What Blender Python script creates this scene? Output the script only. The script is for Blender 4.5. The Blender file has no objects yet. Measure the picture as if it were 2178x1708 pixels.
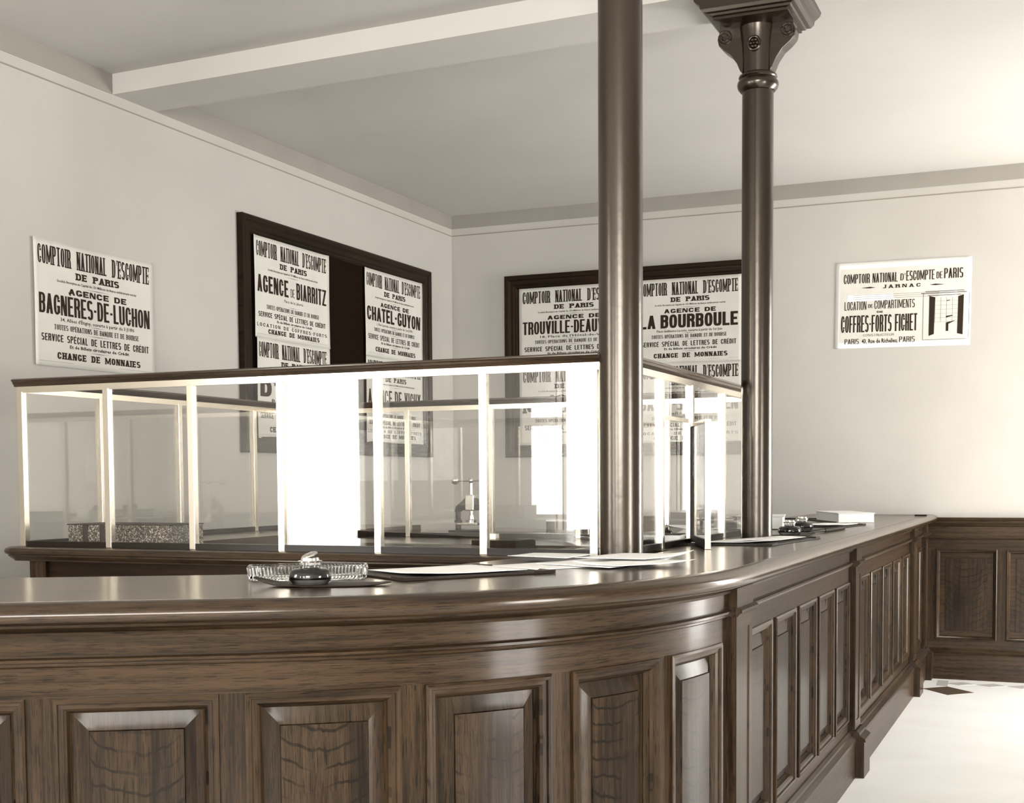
import bpy, bmesh, math, random
from mathutils import Vector, Matrix
random.seed(7)
PI = math.pi
C = bpy.context.scene.collection
SC = bpy.context.scene

# ------------------------------------------------------------------ camera, world, lights, exposure
YAW, PITCH, ROLL = -0.397, -0.0539, -0.0064
cam_d = bpy.data.cameras.new('camera'); cam = bpy.data.objects.new('camera', cam_d); C.objects.link(cam)
fw = Vector((math.sin(YAW)*math.cos(PITCH), math.cos(YAW)*math.cos(PITCH), math.sin(PITCH)))
r0 = Vector((math.cos(YAW), -math.sin(YAW), 0)); u0 = r0.cross(fw)
rr = r0*math.cos(ROLL)+u0*math.sin(ROLL); uu = -r0*math.sin(ROLL)+u0*math.cos(ROLL)
m = Matrix((rr, uu, -fw)).transposed().to_4x4(); m.translation = Vector((0, 0, 1.352))
cam.matrix_world = m
cam_d.sensor_width = 36; cam_d.lens = 2771.38/2178*36
cam_d.shift_x = (1089-1117.1)/2178; cam_d.shift_y = (1169.6-854)/2178
cam_d.clip_start = 0.05; cam_d.clip_end = 200
SC.camera = cam
SC.view_settings.view_transform = 'Standard'; SC.view_settings.look = 'None'
SC.view_settings.gamma = 1; SC.view_settings.use_curve_mapping = False
SC.view_settings.exposure = 0.24
SC.cycles.max_bounces = 8; SC.cycles.diffuse_bounces = 4; SC.cycles.glossy_bounces = 4; SC.cycles.adaptive_threshold = 0.02
SC.cycles.transmission_bounces = 6; SC.cycles.transparent_max_bounces = 24
SC.cycles.sample_clamp_indirect = 8; SC.cycles.caustics_refractive = False; SC.cycles.caustics_reflective = False
SC.cycles.use_denoising = True
W = bpy.data.worlds.new('sky'); SC.world = W; W.use_nodes = True
SKY = 26.5
W.node_tree.nodes['Background'].inputs[0].default_value = (1.0, 0.985, 0.95, 1)
W.node_tree.nodes['Background'].inputs[1].default_value = SKY

XL, XR, YF, YB = -4.42, 2.1, -3.3, 9.12     # room
ZC, ZB, ZL = 3.373, 3.273, 3.2193
# window openings  (axis, wall coord, a0, a1, z0, z1)
WIN = [('y', YF, -4.41, -3.85, 0.60, 2.75), ('y', YF, -2.6, -1.4, 1.10, 2.60), ('y', YF, -0.7, 1.95, 1.30, 3.22),
       ('x', XR, 2.0, 2.9, 0.10, 2.00), ('x', XR, 7.2, 8.8, 0.15, 2.60),
       ('x', XL, -0.10, 1.30, 0.80, 2.75)]
def portal(kind, c, a0, a1, z0, z1):
    l = bpy.data.lights.new('window_daylight', 'AREA'); l.shape = 'RECTANGLE'; l.size = a1-a0; l.size_y = z1-z0
    l.cycles.is_portal = True
    o = bpy.data.objects.new('window_daylight', l); C.objects.link(o)
    if kind == 'y':
        o.location = ((a0+a1)/2, c-0.26, (z0+z1)/2); o.rotation_euler = (PI/2, 0, PI)   # faces +Y
    elif c > 0:
        o.location = (c+0.26, (a0+a1)/2, (z0+z1)/2); o.rotation_euler = (PI/2, 0, PI/2*-1+PI)
    else:
        o.location = (c-0.26, (a0+a1)/2, (z0+z1)/2); o.rotation_euler = (PI/2, 0, -PI/2)
    d = Vector((0, 1, 0)) if kind == 'y' else Vector((-1 if c > 0 else 1, 0, 0))
    o.rotation_euler = (-d).to_track_quat('Z', 'Y').to_euler()
for w in WIN: portal(*w)

# ------------------------------------------------------------------ materials
def nt(name):
    mt = bpy.data.materials.new(name); mt.use_nodes = True
    t = mt.node_tree; return mt, t, t.nodes['Principled BSDF']
def N(t, typ, **kw):
    n = t.nodes.new(typ)
    for k, v in kw.items():
        if k.startswith('_'): setattr(n, k[1:], v)
        else: n.inputs[k].default_value = v
    return n
def simple(name, col, rough=0.5, metal=0.0, spec=0.5, coat=0, bump=0, bscale=60, var=0, vscale=3):
    mt, t, b = nt(name)
    b.inputs['Base Color'].default_value = (*col, 1); b.inputs['Roughness'].default_value = rough
    b.inputs['Metallic'].default_value = metal; b.inputs['Specular IOR Level'].default_value = spec
    b.inputs['Coat Weight'].default_value = coat; b.inputs['Coat Roughness'].default_value = 0.08
    tc = N(t, 'ShaderNodeTexCoord')
    if var:
        n = N(t, 'ShaderNodeTexNoise', Scale=vscale, Detail=6.0, Roughness=0.6); t.links.new(tc.outputs['Object'], n.inputs['Vector'])
        r = N(t, 'ShaderNodeValToRGB'); r.color_ramp.elements[0].position = 0.3; r.color_ramp.elements[1].position = 0.7
        r.color_ramp.elements[0].color = (*[c*(1-var) for c in col], 1); r.color_ramp.elements[1].color = (*[min(1, c*(1+var*0.6)) for c in col], 1)
        t.links.new(n.outputs['Fac'], r.inputs['Fac']); t.links.new(r.outputs['Color'], b.inputs['Base Color'])
    if bump:
        n = N(t, 'ShaderNodeTexNoise', Scale=bscale, Detail=5.0); t.links.new(tc.outputs['Object'], n.inputs['Vector'])
        bp = N(t, 'ShaderNodeBump', Strength=bump, Distance=0.004); t.links.new(n.outputs['Fac'], bp.inputs['Height'])
        t.links.new(bp.outputs['Normal'], b.inputs['Normal'])
    return mt
def wood(name, dark, light, rough=0.40, coat=0.22, flake=0.0, grain=1.0):
    """oak: UV.v runs along the grain (metres), UV.u across"""
    mt, t, b = nt(name); L = t.links.new
    uv = N(t, 'ShaderNodeUVMap'); uv.uv_map = 'UV'
    oi = N(t, 'ShaderNodeObjectInfo'); ad = N(t, 'ShaderNodeVectorMath', _operation='MULTIPLY_ADD')
    L(oi.outputs['Random'], ad.inputs[0]); ad.inputs[1].default_value = (17.3, 31.7, 0); L(uv.outputs['UV'], ad.inputs[2])
    def noise(sx, sy, det, dist=0.0, rg=0.55):
        mp = N(t, 'ShaderNodeMapping'); mp.inputs['Scale'].default_value = (sx, sy, 1); L(ad.outputs[0], mp.inputs['Vector'])
        n = N(t, 'ShaderNodeTexNoise', Scale=1.0, Detail=det, Distortion=dist, Roughness=rg); L(mp.outputs[0], n.inputs['Vector']); return n.outputs['Fac']
    def mth(op, a, b_, clamp=False):
        x = N(t, 'ShaderNodeMath', _operation=op); x.use_clamp = clamp
        for i, v in enumerate((a, b_)):
            if isinstance(v, (int, float)): x.inputs[i].default_value = v
            else: L(v, x.inputs[i])
        return x.outputs[0]
    broad = noise(9, 1.1, 3, 0.6); fine = noise(210, 5, 3, 0.2); pores = noise(520, 14, 2)
    s = mth('ADD', mth('MULTIPLY', broad, 0.60), mth('MULTIPLY', fine, 0.50*grain))
    # cathedral figure
    mp = N(t, 'ShaderNodeMapping'); mp.inputs['Scale'].default_value = (14, 1.6, 1); L(ad.outputs[0], mp.inputs['Vector'])
    wv = N(t, 'ShaderNodeTexWave', _wave_type='BANDS', _bands_direction='X', Scale=0.8, Distortion=7.0, Detail=2.0)
    wv.inputs['Detail Scale'].default_value = 0.7; L(mp.outputs[0], wv.inputs['Vector'])
    s = mth('ADD', s, mth('MULTIPLY', wv.outputs['Fac'], 0.10*grain))
    pr = mth('MULTIPLY', mth('GREATER_THAN', pores, 0.58), -0.20)
    s = mth('ADD', s, pr)
    if flake:
        sp = N(t, 'ShaderNodeSeparateXYZ'); L(uv.outputs['UV'], sp.inputs[0])
        u2 = mth('MULTIPLY', mth('MULTIPLY', sp.outputs[0], sp.outputs[0]), -3.2)
        wob = mth('MULTIPLY', noise(9, 4, 3, 0.5), 0.07)
        ph = mth('ADD', mth('ADD', mth('ADD', sp.outputs[1], u2), wob), mth('MULTIPLY', oi.outputs['Random'], 0.7))
        fr_ = mth('FRACT', mth('MULTIPLY', ph, 22), 0)
        line = mth('LESS_THAN', mth('ABSOLUTE', mth('SUBTRACT', fr_, 0.5), 0), 0.075)
        msk = mth('MULTIPLY', line, mth('MULTIPLY', mth('SUBTRACT', noise(9, 6, 3), 0.40), 6.0, True))
        s = mth('SUBTRACT', s, mth('MULTIPLY', msk, 0.19*flake))
    r = N(t, 'ShaderNodeValToRGB'); r.color_ramp.elements[0].position = 0.37; r.color_ramp.elements[1].position = 0.72
    r.color_ramp.elements[0].color = (*dark, 1); r.color_ramp.elements[1].color = (*light, 1)
    L(s, r.inputs['Fac']); L(r.outputs['Color'], b.inputs['Base Color'])
    b.inputs['Roughness'].default_value = rough; b.inputs['Specular IOR Level'].default_value = 0.14; b.inputs['Specular Tint'].default_value = (1, 0.80, 0.62, 1); b.inputs['Coat Tint'].default_value = (1, 0.93, 0.85, 1); b.inputs['Coat Weight'].default_value = coat; b.inputs['Coat Roughness'].default_value = 0.16
    bp = N(t, 'ShaderNodeBump', Strength=0.14, Distance=0.002); L(s, bp.inputs['Height']); L(bp.outputs['Normal'], b.inputs['Normal'])
    return mt
def glass_mat():
    mt = bpy.data.materials.new('window_glass'); mt.use_nodes = True; t = mt.node_tree; t.nodes.clear()
    o = N(t, 'ShaderNodeOutputMaterial'); mx = N(t, 'ShaderNodeMixShader'); tr = N(t, 'ShaderNodeBsdfTransparent'); gl = N(t, 'ShaderNodeBsdfGlossy')
    tr.inputs[0].default_value = (0.985, 0.985, 0.98, 1); gl.inputs['Roughness'].default_value = 0.0; gl.inputs[0].default_value = (1, 1, 1, 1)
    g = N(t, 'ShaderNodeNewGeometry'); mr = N(t, 'ShaderNodeMapRange'); mr.inputs['To Min'].default_value = 1.52; mr.inputs['To Max'].default_value = 1/1.52
    fr = N(t, 'ShaderNodeFresnel'); t.links.new(g.outputs['Backfacing'], mr.inputs['Value']); t.links.new(mr.outputs[0], fr.inputs['IOR'])
    t.links.new(fr.outputs[0], mx.inputs[0]); t.links.new(tr.outputs[0], mx.inputs[1]); t.links.new(gl.outputs[0], mx.inputs[2]); t.links.new(mx.outputs[0], o.inputs[0])
    return mt
def dimming_mat():  # added grey tint that dims the daylight of the unseen left window
    mt = bpy.data.materials.new('dimming_tint'); mt.use_nodes = True; t = mt.node_tree; t.nodes.clear()
    o = N(t, 'ShaderNodeOutputMaterial'); tr = N(t, 'ShaderNodeBsdfTransparent'); tr.inputs[0].default_value = (0.72, 0.72, 0.71, 1)
    t.links.new(tr.outputs[0], o.inputs[0]); return mt
def floor_mat():
    mt, t, b = nt('floor_tiles')
    tc = N(t, 'ShaderNodeTexCoord'); n = N(t, 'ShaderNodeTexNoise', Scale=1.6, Detail=8.0, Distortion=0.8); t.links.new(tc.outputs['Object'], n.inputs['Vector'])
    r = N(t, 'ShaderNodeValToRGB'); r.color_ramp.elements[0].position = 0.3; r.color_ramp.elements[1].position = 0.75
    r.color_ramp.elements[0].color = (0.80, 0.785, 0.75, 1); r.color_ramp.elements[1].color = (0.90, 0.89, 0.87, 1)
    t.links.new(n.outputs['Fac'], r.inputs['Fac']); t.links.new(r.outputs['Color'], b.inputs['Base Color'])
    b.inputs['Roughness'].default_value = 0.28
    return mt
def marbled_mat():
    mt, t, b = nt('marbled_paper'); tc = N(t, 'ShaderNodeTexCoord')
    n = N(t, 'ShaderNodeTexNoise', Scale=170.0, Detail=2.0, Distortion=1.2); t.links.new(tc.outputs['Object'], n.inputs['Vector'])
    r = N(t, 'ShaderNodeValToRGB'); r.color_ramp.interpolation = 'CONSTANT'
    r.color_ramp.elements[0].color = (0.02, 0.012, 0.006, 1); r.color_ramp.elements[1].position = 0.56; r.color_ramp.elements[1].color = (0.45, 0.40, 0.33, 1)
    t.links.new(n.outputs['Fac'], r.inputs['Fac']); t.links.new(r.outputs['Color'], b.inputs['Base Color']); b.inputs['Roughness'].default_value = 0.4
    return mt
def real_glass(name, col=(1, 1, 1), rough=0.0):
    mt, t, b = nt(name); b.inputs['Base Color'].default_value = (*col, 1); b.inputs['Roughness'].default_value = rough
    b.inputs['Transmission Weight'].default_value = 1.0; b.inputs['IOR'].default_value = 1.5
    return mt
DK, LT = (0.0016, 0.0008, 0.00035), (0.041, 0.0245, 0.0128)
M = dict(
    wall=simple('wall_plaster', (0.455, 0.433, 0.398), 0.8, spec=0.2, var=0.06, vscale=1.1, bump=0.15, bscale=9),
    ceil=simple('ceiling_plaster', (0.52, 0.50, 0.468), 0.85, spec=0.2, var=0.05, vscale=0.9),
    band=simple('painted_band', (0.29, 0.27, 0.242), 0.8, spec=0.2, var=0.05),
    line=simple('painted_line', (0.25, 0.225, 0.19), 0.8),
    floor=floor_mat(), tile_dark=simple('floor_tile_dark', (0.08, 0.055, 0.038), 0.4), tile_grey=simple('floor_tile_grey', (0.45, 0.43, 0.40), 0.35),
    oak=wood('oak', DK, LT), oakf=wood('oak_panel', DK, (0.045, 0.0275, 0.0148), flake=1.0, grain=0.7),
    oakdk=wood('oak_frame_dark', (0.003, 0.0015, 0.0007), (0.017, 0.0095, 0.0048), 0.4, 0.1),
    top=wood('oak_polished', (0.006, 0.003, 0.0013), (0.050, 0.031, 0.0170), 0.30, 0.62, grain=0.8),
    capwood=wood('polished_dark_cap', (0.006, 0.003, 0.0013), (0.04, 0.024, 0.013), 0.25, 0.8),
    iron=simple('painted_cast_iron', (0.009, 0.0048, 0.0022), 0.24, spec=0.8, bump=0.12, bscale=28),
    brass=simple('polished_brass', (0.78, 0.72, 0.62), 0.22, 1.0), steel=simple('nickel', (0.75, 0.73, 0.70), 0.18, 1.0),
    glass=glass_mat(), dimming=dimming_mat(), frame_shade=simple('shaded_frame_black', (0.010, 0.006, 0.003), 0.55, spec=0.25), crystal=real_glass('cut_glass'), ink=simple('ink', (0.006, 0.003, 0.0015), 0.3, spec=0.2),
    paper=simple('white_paper', (0.90, 0.89, 0.87), 0.7, spec=0.2), poster=simple('poster_paper', (0.60, 0.58, 0.535), 0.75, spec=0.2, var=0.05, vscale=5),
    border=simple('poster_border', (0.80, 0.79, 0.765), 0.8, spec=0.1), card=simple('poster_tint', (0.62, 0.595, 0.54), 0.8, spec=0.1, var=0.08, vscale=4),
    print=simple('printing_ink', (0.022, 0.012, 0.006), 0.7, spec=0.2), print2=simple('printing_ink_brown', (0.10, 0.07, 0.045), 0.7, spec=0.2),
    greyp=simple('printing_grey', (0.30, 0.27, 0.24), 0.8),
    felt=simple('black_felt', (0.010, 0.006, 0.003), 0.95, spec=0.05), leather=simple('dark_leather', (0.016, 0.009, 0.0045), 0.55, spec=0.25, bump=0.3, bscale=120),
    black=simple('black_lacquer', (0.010, 0.006, 0.003), 0.32, spec=0.3), marbled=marbled_mat(),
)

M['iron'].node_tree.nodes['Principled BSDF'].inputs['Specular Tint'].default_value = (1, 0.90, 0.78, 1)
# ------------------------------------------------------------------ mesh helpers
class MB:
    def __init__(s): s.v = []; s.f = []; s.uv = []; s.sm = []
    def quad(s, pts, uvs=None, smooth=False):
        i = len(s.v); s.v += [tuple(p) for p in pts]; s.f.append(tuple(range(i, i+len(pts))))
        s.uv.append(uvs or [(0, 0)]*len(pts)); s.sm.append(smooth)
    def grid(s, rows, uvf=None, smooth=True, closed=False):
        """rows: list of rows of points"""
        b = len(s.v); n = len(rows[0])
        for r in rows: s.v += [tuple(p) for p in r]
        for i in range(len(rows)-1):
            for j in range(n-1 if not closed else n):
                k = (j+1) % n
                s.f.append((b+i*n+j, b+i*n+k, b+(i+1)*n+k, b+(i+1)*n+j))
                if uvf: s.uv.append([uvf(i, j), uvf(i, j+1), uvf(i+1, j+1), uvf(i+1, j)])
                else: s.uv.append([(0, 0)]*4)
                s.sm.append(smooth)
    def box(s, a, b, grain=None):
        (x0, y0, z0), (x1, y1, z1) = a, b
        d = (x1-x0, y1-y0, z1-z0)
        if grain is None: grain = max(range(3), key=lambda i: abs(d[i]))
        P = [(x, y, z) for z in (z0, z1) for y in (y0, y1) for x in (x0, x1)]
        for f, ax in (((0, 2, 3, 1), 2), ((4, 5, 7, 6), 2), ((0, 1, 5, 4), 1), ((2, 6, 7, 3), 1), ((0, 4, 6, 2), 0), ((1, 3, 7, 5), 0)):
            o = [i for i in range(3) if i != ax]
            vi = grain if grain in o else o[1]; ui = [i for i in o if i != vi][0]
            pts = [P[i] for i in f]; s.quad(pts, [(p[ui]+p[ax]*0.37, p[vi]) for p in pts])
    def lathe(s, prof, cx, cy, n=32, z0=0, a0=0, a1=2*PI):
        rows = []
        full = abs(a1-a0-2*PI) < 1e-6
        for r, z in prof:
            rows.append([(cx+r*math.cos(a0+(a1-a0)*k/n), cy+r*math.sin(a0+(a1-a0)*k/n), z0+z) for k in range(n if full else n+1)])
        s.grid(rows, lambda i, j: (j*2*PI/n*0.1, prof[min(i, len(prof)-1)][1]), True, full)
    def tube(s, pts, r, n=10, cap=True):
        pts = [Vector(p) for p in pts]; rows = []
        up = Vector((0, 0, 1))
        for i, p in enumerate(pts):
            d = (pts[min(i+1, len(pts)-1)]-pts[max(i-1, 0)]).normalized()
            a = d.cross(up if abs(d.z) < 0.95 else Vector((1, 0, 0))).normalized(); b = d.cross(a)
            ri = r[i] if isinstance(r, (list, tuple)) else r
            rows.append([p+(a*math.cos(2*PI*k/n)+b*math.sin(2*PI*k/n))*ri for k in range(n)])
        s.grid(rows, None, True, True)
        if cap:
            for row in (rows[0][::-1], rows[-1]): s.quad(row)
    def sphere(s, c, r, n=16, sz=1.0):
        s.lathe([(max(1e-4, r*math.sin(PI*k/10)), -r*sz*math.cos(PI*k/10)) for k in range(11)], c[0], c[1], n, c[2])
    def build(s, name, mat, parent=None, merge=True, bevel=0, mats=None, autos=None):
        me = bpy.data.meshes.new(name)
        bm = bmesh.new(); vs = [bm.verts.new(v) for v in s.v]; uvl = bm.loops.layers.uv.new('UV')
        for f, uv, sm in zip(s.f, s.uv, s.sm):
            try: fc = bm.faces.new([vs[i] for i in f])
            except ValueError: continue
            fc.smooth = sm
            for l, c in zip(fc.loops, uv): l[uvl].uv = c
        if merge:
            bmesh.ops.remove_doubles(bm, verts=bm.verts, dist=1e-5)
            bmesh.ops.recalc_face_normals(bm, faces=bm.faces)
            for e in bm.edges: e.smooth = not (len(e.link_faces) == 2 and e.calc_face_angle(0) > 0.6)
            for fc in bm.faces: fc.smooth = fc.smooth and any(e.smooth for e in fc.edges)
        if bevel:
            es = [e for e in bm.edges if len(e.link_faces) == 2 and e.calc_face_angle(0) > 0.6]
            bmesh.ops.bevel(bm, geom=es, offset=bevel, segments=2, affect='EDGES', profile=0.7, clamp_overlap=True)
        bm.to_mesh(me); bm.free()
        me.materials.append(mat)
        o = bpy.data.objects.new(name, me); C.objects.link(o)
        if parent: o.parent = parent
        return o
def bx(a, b, name, mat, parent=None, bevel=0, grain=None):
    mb = MB(); mb.box(a, b, grain); return mb.build(name, mat, parent, bevel=bevel)
def thing(name, label, cat, loc=(0, 0, 0), group=None, rz=0):
    o = bpy.data.objects.new(name, None); C.objects.link(o); o.location = loc; o.rotation_euler = (0, 0, rz); o.empty_display_size = 0.1
    o['label'] = label; o['category'] = cat
    if group: o['group'] = group
    return o
def tag(o, label, cat, group=None):
    o['label'] = label; o['category'] = cat
    if group: o['group'] = group
    return o
def struct(o): o['kind'] = 'structure'; return o

# ---- paths: s -> (point, outward normal)
class Path:
    def __init__(s, x0=-.866, yE=3.70, R=1.55, th=31): s.x0, s.yE, s.R = x0, yE, R; s.th = math.radians(th); s.L1 = YB-yE; s.A = PI/2-s.th
    def __call__(s, t):
        if t < s.L1: return (s.x0, YB-t), (1.0, 0.0)
        t2 = t-s.L1; c = (s.x0-s.R, s.yE)
        a = -min(t2/s.R, s.A); n = (math.cos(a), math.sin(a)); e = max(0, t2-s.R*s.A)
        return (c[0]+s.R*n[0]-math.cos(s.th)*e, c[1]+s.R*n[1]-math.sin(s.th)*e), n
class Line:
    def __init__(s, p0, d, n): s.p0, s.d, s.n = p0, d, n
    def __call__(s, t): return (s.p0[0]+s.d[0]*t, s.p0[1]+s.d[1]*t), s.n
def pt(path, s, o, z):
    (x, y), n = path(s); return (x+n[0]*o, y+n[1]*o, z)
def stops(path, s0, s1):
    out = [s0]
    if isinstance(path, Path):
        a, b = path.L1, path.L1+path.R*path.A
        n = 48; c = [path.L1+(b-a)*k/n for k in range(n+1)]
        out += [v for v in c if s0+1e-4 < v < s1-1e-4]
    out.append(s1); return out
def sweep(mb, path, prof, s0, s1, cap=True):
    """prof: closed or open list of (o, z); swept along the path; grain along the path"""
    ss = stops(path, s0, s1); acc = [0]
    for a, b in zip(prof[:-1], prof[1:]): acc.append(acc[-1]+math.hypot(a[0]-b[0], a[1]-b[1]))
    for k in range(len(prof)-1):
        A, B = prof[k], prof[k+1]
        rows = [[pt(path, q, A[0], A[1]), pt(path, q, B[0], B[1])] for q in ss]
        mb.grid(rows, lambda i, j, k=k: (acc[k+(j if j < 2 else 1)], ss[i]), True)
    if cap:
        for q in (s0, s1): mb.quad([pt(path, q, o, z) for o, z in prof], [(o, z) for o, z in prof])
def fix_smooth(o, ang=35):
    """smooth along curves, crisp at profile edges"""
    me = o.data; bm = bmesh.new(); bm.from_mesh(me)
    for e in bm.edges:
        e.smooth = not (len(e.link_faces) == 2 and e.calc_face_angle(0) > math.radians(ang))
    for fc in bm.faces: fc.smooth = any(e.smooth and len(e.link_faces) == 2 for e in fc.edges)
    bm.to_mesh(me); bm.free(); return o
def block(mb, path, s0, s1, z0, z1, o0, o1, vert=None):
    """solid following the path: o0 front (outward), o1 back"""
    ss = stops(path, s0, s1)
    if vert is None: vert = (z1-z0) > (s1-s0)
    def uv(s_, z_, o_=0): return (s_+o_, z_) if vert else (z_+o_, s_)
    for o in (o0, o1): mb.grid([[pt(path, q, o, z0), pt(path, q, o, z1)] for q in ss], lambda i, j: uv(ss[i], (z0, z1)[j]), True)
    for z in (z0, z1): mb.grid([[pt(path, q, o0, z), pt(path, q, o1, z)] for q in ss], lambda i, j: (j*(o0-o1), ss[i]), True)
    for q in (s0, s1): mb.quad([pt(path, q, o0, z0), pt(path, q, o1, z0), pt(path, q, o1, z1), pt(path, q, o0, z1)], [(o0, z0), (o1, z0), (o1, z1), (o0, z1)])
def relief(mb, path, s0, s1, z0, z1, rings, fill=True):
    """nested rectangular rings (inset, o)"""
    n = 10 if isinstance(path, Path) else 1
    def ring(ins, o):
        a, b, c, d = s0+ins, s1-ins, z0+ins, z1-ins
        P = [(a+(b-a)*k/n, c) for k in range(n)]+[(b, c)]+[(b-(b-a)*k/n, d) for k in range(n)]+[(a, d)]
        return [(q, z, o) for q, z in P]
    rs = [ring(*r) for r in rings]; m_ = len(rs[0])
    for A, B in zip(rs[:-1], rs[1:]):
        for k in range(m_):
            l = (k+1) % m_
            side = k == n or k == m_-1
            q = [A[k], A[l], B[l], B[k]]
            mb.quad([pt(path, x[0], x[2], x[1]) for x in q], [(x[0]+x[2], x[1]) if side else (x[1]+x[2]+5, x[0]) for x in q] if len(rings) > 4 else [(x[0], x[1]) for x in q])
    if fill:
        R_ = rs[-1]; bot = R_[:n+1]; topr = R_[n+1:2*n+2][::-1]
        mb.grid([[pt(path, b[0], b[2], b[1]), pt(path, t_[0], t_[2], t_[1])] for b, t_ in zip(bot, topr)], lambda i, j: (bot[i][0]-(s0+s1)/2, (bot[i], topr[i])[j][1]), True)
MOULD = [(0.0, -.002), (.0, .009), (.006, .012), (.013, .010), (.015, .004), (.024, .002), (.030, -.004), (.033, -.014), (.037, -.020)]
FIELD = [(.033, -.022), (.038, -.022), (.075, -.010), (.077, -.005), (.080, -.005)]
def panel(path, s0, s1, z0, z1, of, parent, mat=None, name='panel', k=1.0):
    mb = MB(); relief(mb, path, s0, s1, z0, z1, [(a*k, of+o) for a, o in FIELD[:4]]+[(FIELD[4][0]*k, of+FIELD[4][1])][:0])
    p = fix_smooth(mb.build(name, mat or M['oakf'], parent), 20)
    mb = MB(); relief(mb, path, s0, s1, z0, z1, [(a*k, of+o) for a, o in MOULD], False)
    fix_smooth(mb.build('panel_moulding', M['oak'], p), 25)
    return p

# ------------------------------------------------------------------ room shell
def wall_with_holes(name, kind, c, a0, a1, holes, th, mat):
    """grid wall, thickness outward"""
    As = sorted({a0, a1}|{h[0] for h in holes}|{h[1] for h in holes}); Zs = sorted({0.0, ZC+.15}|{h[2] for h in holes}|{h[3] for h in holes})
    mb = MB()
    for i in range(len(As)-1):
        for j in range(len(Zs)-1):
            ca, cz = (As[i]+As[i+1])/2, (Zs[j]+Zs[j+1])/2
            if any(h[0] < ca < h[1] and h[2] < cz < h[3] for h in holes): continue
            lo, hi = (c-th, c) if c < 0 or kind == "y" else (c, c+th)
            if kind == 'y': mb.box((As[i], lo, Zs[j]), (As[i+1], hi, Zs[j+1]))
            else: mb.box((lo, As[i], Zs[j]), (hi, As[i+1], Zs[j+1]))
    return struct(mb.build(name, mat, merge=False))
wall_with_holes('wall_left', 'x', XL, YF-.25, YB+.25, [w[2:] for w in WIN if w[0] == 'x' and w[1] < 0], .25, M['wall'])
wall_with_holes('wall_right', 'x', XR, YF-.25, YB+.25, [w[2:] for w in WIN if w[0] == 'x' and w[1] > 0], .25, M['wall'])
wall_with_holes('wall_front', 'y', YF, XL, XR, [w[2:] for w in WIN if w[0] == 'y'], .25, M['wall'])
struct(bx((XL, YB, 0), (XR, YB+.25, ZC+.15), 'wall_back', M['wall']))
struct(bx((XL-.25, YF-.25, ZC), (XR+.25, YB+.25, ZC+.2), 'ceiling', M['ceil']))
struct(bx((XL-.25, YF-.25, -.2), (XR+.25, YB+.25, 0), 'floor', M['floor']))
for k, w in enumerate(WIN):
    kind, c, a0, a1, z0, z1 = w; mb = MB(); f = .05 if k not in (0, 5) else .012; dl, dh = (c-.20, c-.14) if c < 0 or kind == "y" else (c+.14, c+.20)
    def bb(A0, A1, B0, B1):
        if kind == 'y': mb.box((A0, dl, B0), (A1, dh, B1))
        else: mb.box((dl, A0, B0), (dh, A1, B1))
    bb(a0, a0+f, z0, z1); bb(a1-f, a1, z0, z1); bb(a0+f, a1-f, z0, z0+f); bb(a0+f, a1-f, z1-f, z1)
    if k in (0, 5): 
        o = struct(mb.build('window_%d' % (k+1), M['oak']))
        if k == 5: bx((c-.18, a0+f, z0+f), (c-.175, a1-f, z1-f), 'pane', M['dimming'], o)  # added out of view to lower this window's brightness in the reflections
        continue
    bb((a0+a1)/2-.025, (a0+a1)/2+.025, z0+f, z1-f); bb(a0+f, (a0+a1)/2-.025, z1-.6, z1-.56); bb((a0+a1)/2+.025, a1-f, z1-.6, z1-.56)
    o = struct(mb.build('window_%d' % (k+1), M['oak']))
# painted bands and pin stripe
bm_y0 = lambda x: 5.28-.040*(x-XL); bm_y1 = lambda x: 5.61-.040*(x-XL)
t = .003
def strip(name, a, b, mat): return struct(bx(a, b, name, mat))
strip('trim_1', (XL, YF, ZB), (XL+t, bm_y0(XL), ZC), M['band'])
strip('trim_2', (XL, bm_y1(XL), ZB), (XL+t, YB, ZC), M['band'])
strip('trim_3', (XL+t, YB-t, ZB), (XR, YB, ZC), M['band'])
strip('trim_4', (XL, YF, ZL-.003), (XL+t/2, YB, ZL+.004), M['line'])
strip('trim_5', (XL, YB-t/2, ZL-.003), (XR, YB, ZL+.004), M['line'])
mb = MB()
P = [(XL, bm_y0(XL)), (XR, bm_y0(XR)), (XR, bm_y1(XR)), (XL, bm_y1(XL))]
for z in (ZB, ZC): mb.quad([(x, y, z) for x, y in P])
for i in range(4):
    a, b = P[i], P[(i+1) % 4]; mb.quad([(*a, ZB), (*b, ZB), (*b, ZC), (*a, ZC)])
struct(mb.build('ceiling_beam', M['ceil']))
# floor border by the back wall
def tile(pts, mat, name):
    mb = MB(); n = len(pts); mb.quad([(x, y, .0015) for x, y in pts]); mb.quad([(x, y, 0) for x, y in pts])
    for i in range(n): a, b = pts[i], pts[(i+1) % n]; mb.quad([(*a, 0), (*b, 0), (*b, .0015), (*a, .0015)])
    return mb.build(name, mat)
tag(tile([(-.86, 8.62), (-.72, 8.75), (-.545, 8.56), (-.69, 8.41)], M['tile_dark'], 'floor_tile'), 'dark brown diamond floor tile beside the end of the counter', 'floor tile')
tag(tile([(-.79, 8.78), (-.72, 8.76), (-.735, 9.0), (-.80, 9.0)], M['tile_grey'], 'floor_tile'), 'small pale grey floor tile between dark diamond and wainscot', 'floor tile')
for k in range(5):
    x = -.64+.19*k; y = 8.90
    lab = 'first grey lozenge tile of the border beyond the dark diamond' if k == 0 else ('grey lozenge tile of the border next right of the first' if k == 1 else 'pale grey lozenge tile of the floor border at the right edge')
    tag(tile([(x-.10, y-.01), (x, y+.07), (x+.08, y), (x-.01, y-.07)], M['tile_grey'], 'floor_tile'), lab, 'floor tile', 'grey lozenge tiles in the floor border')

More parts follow.
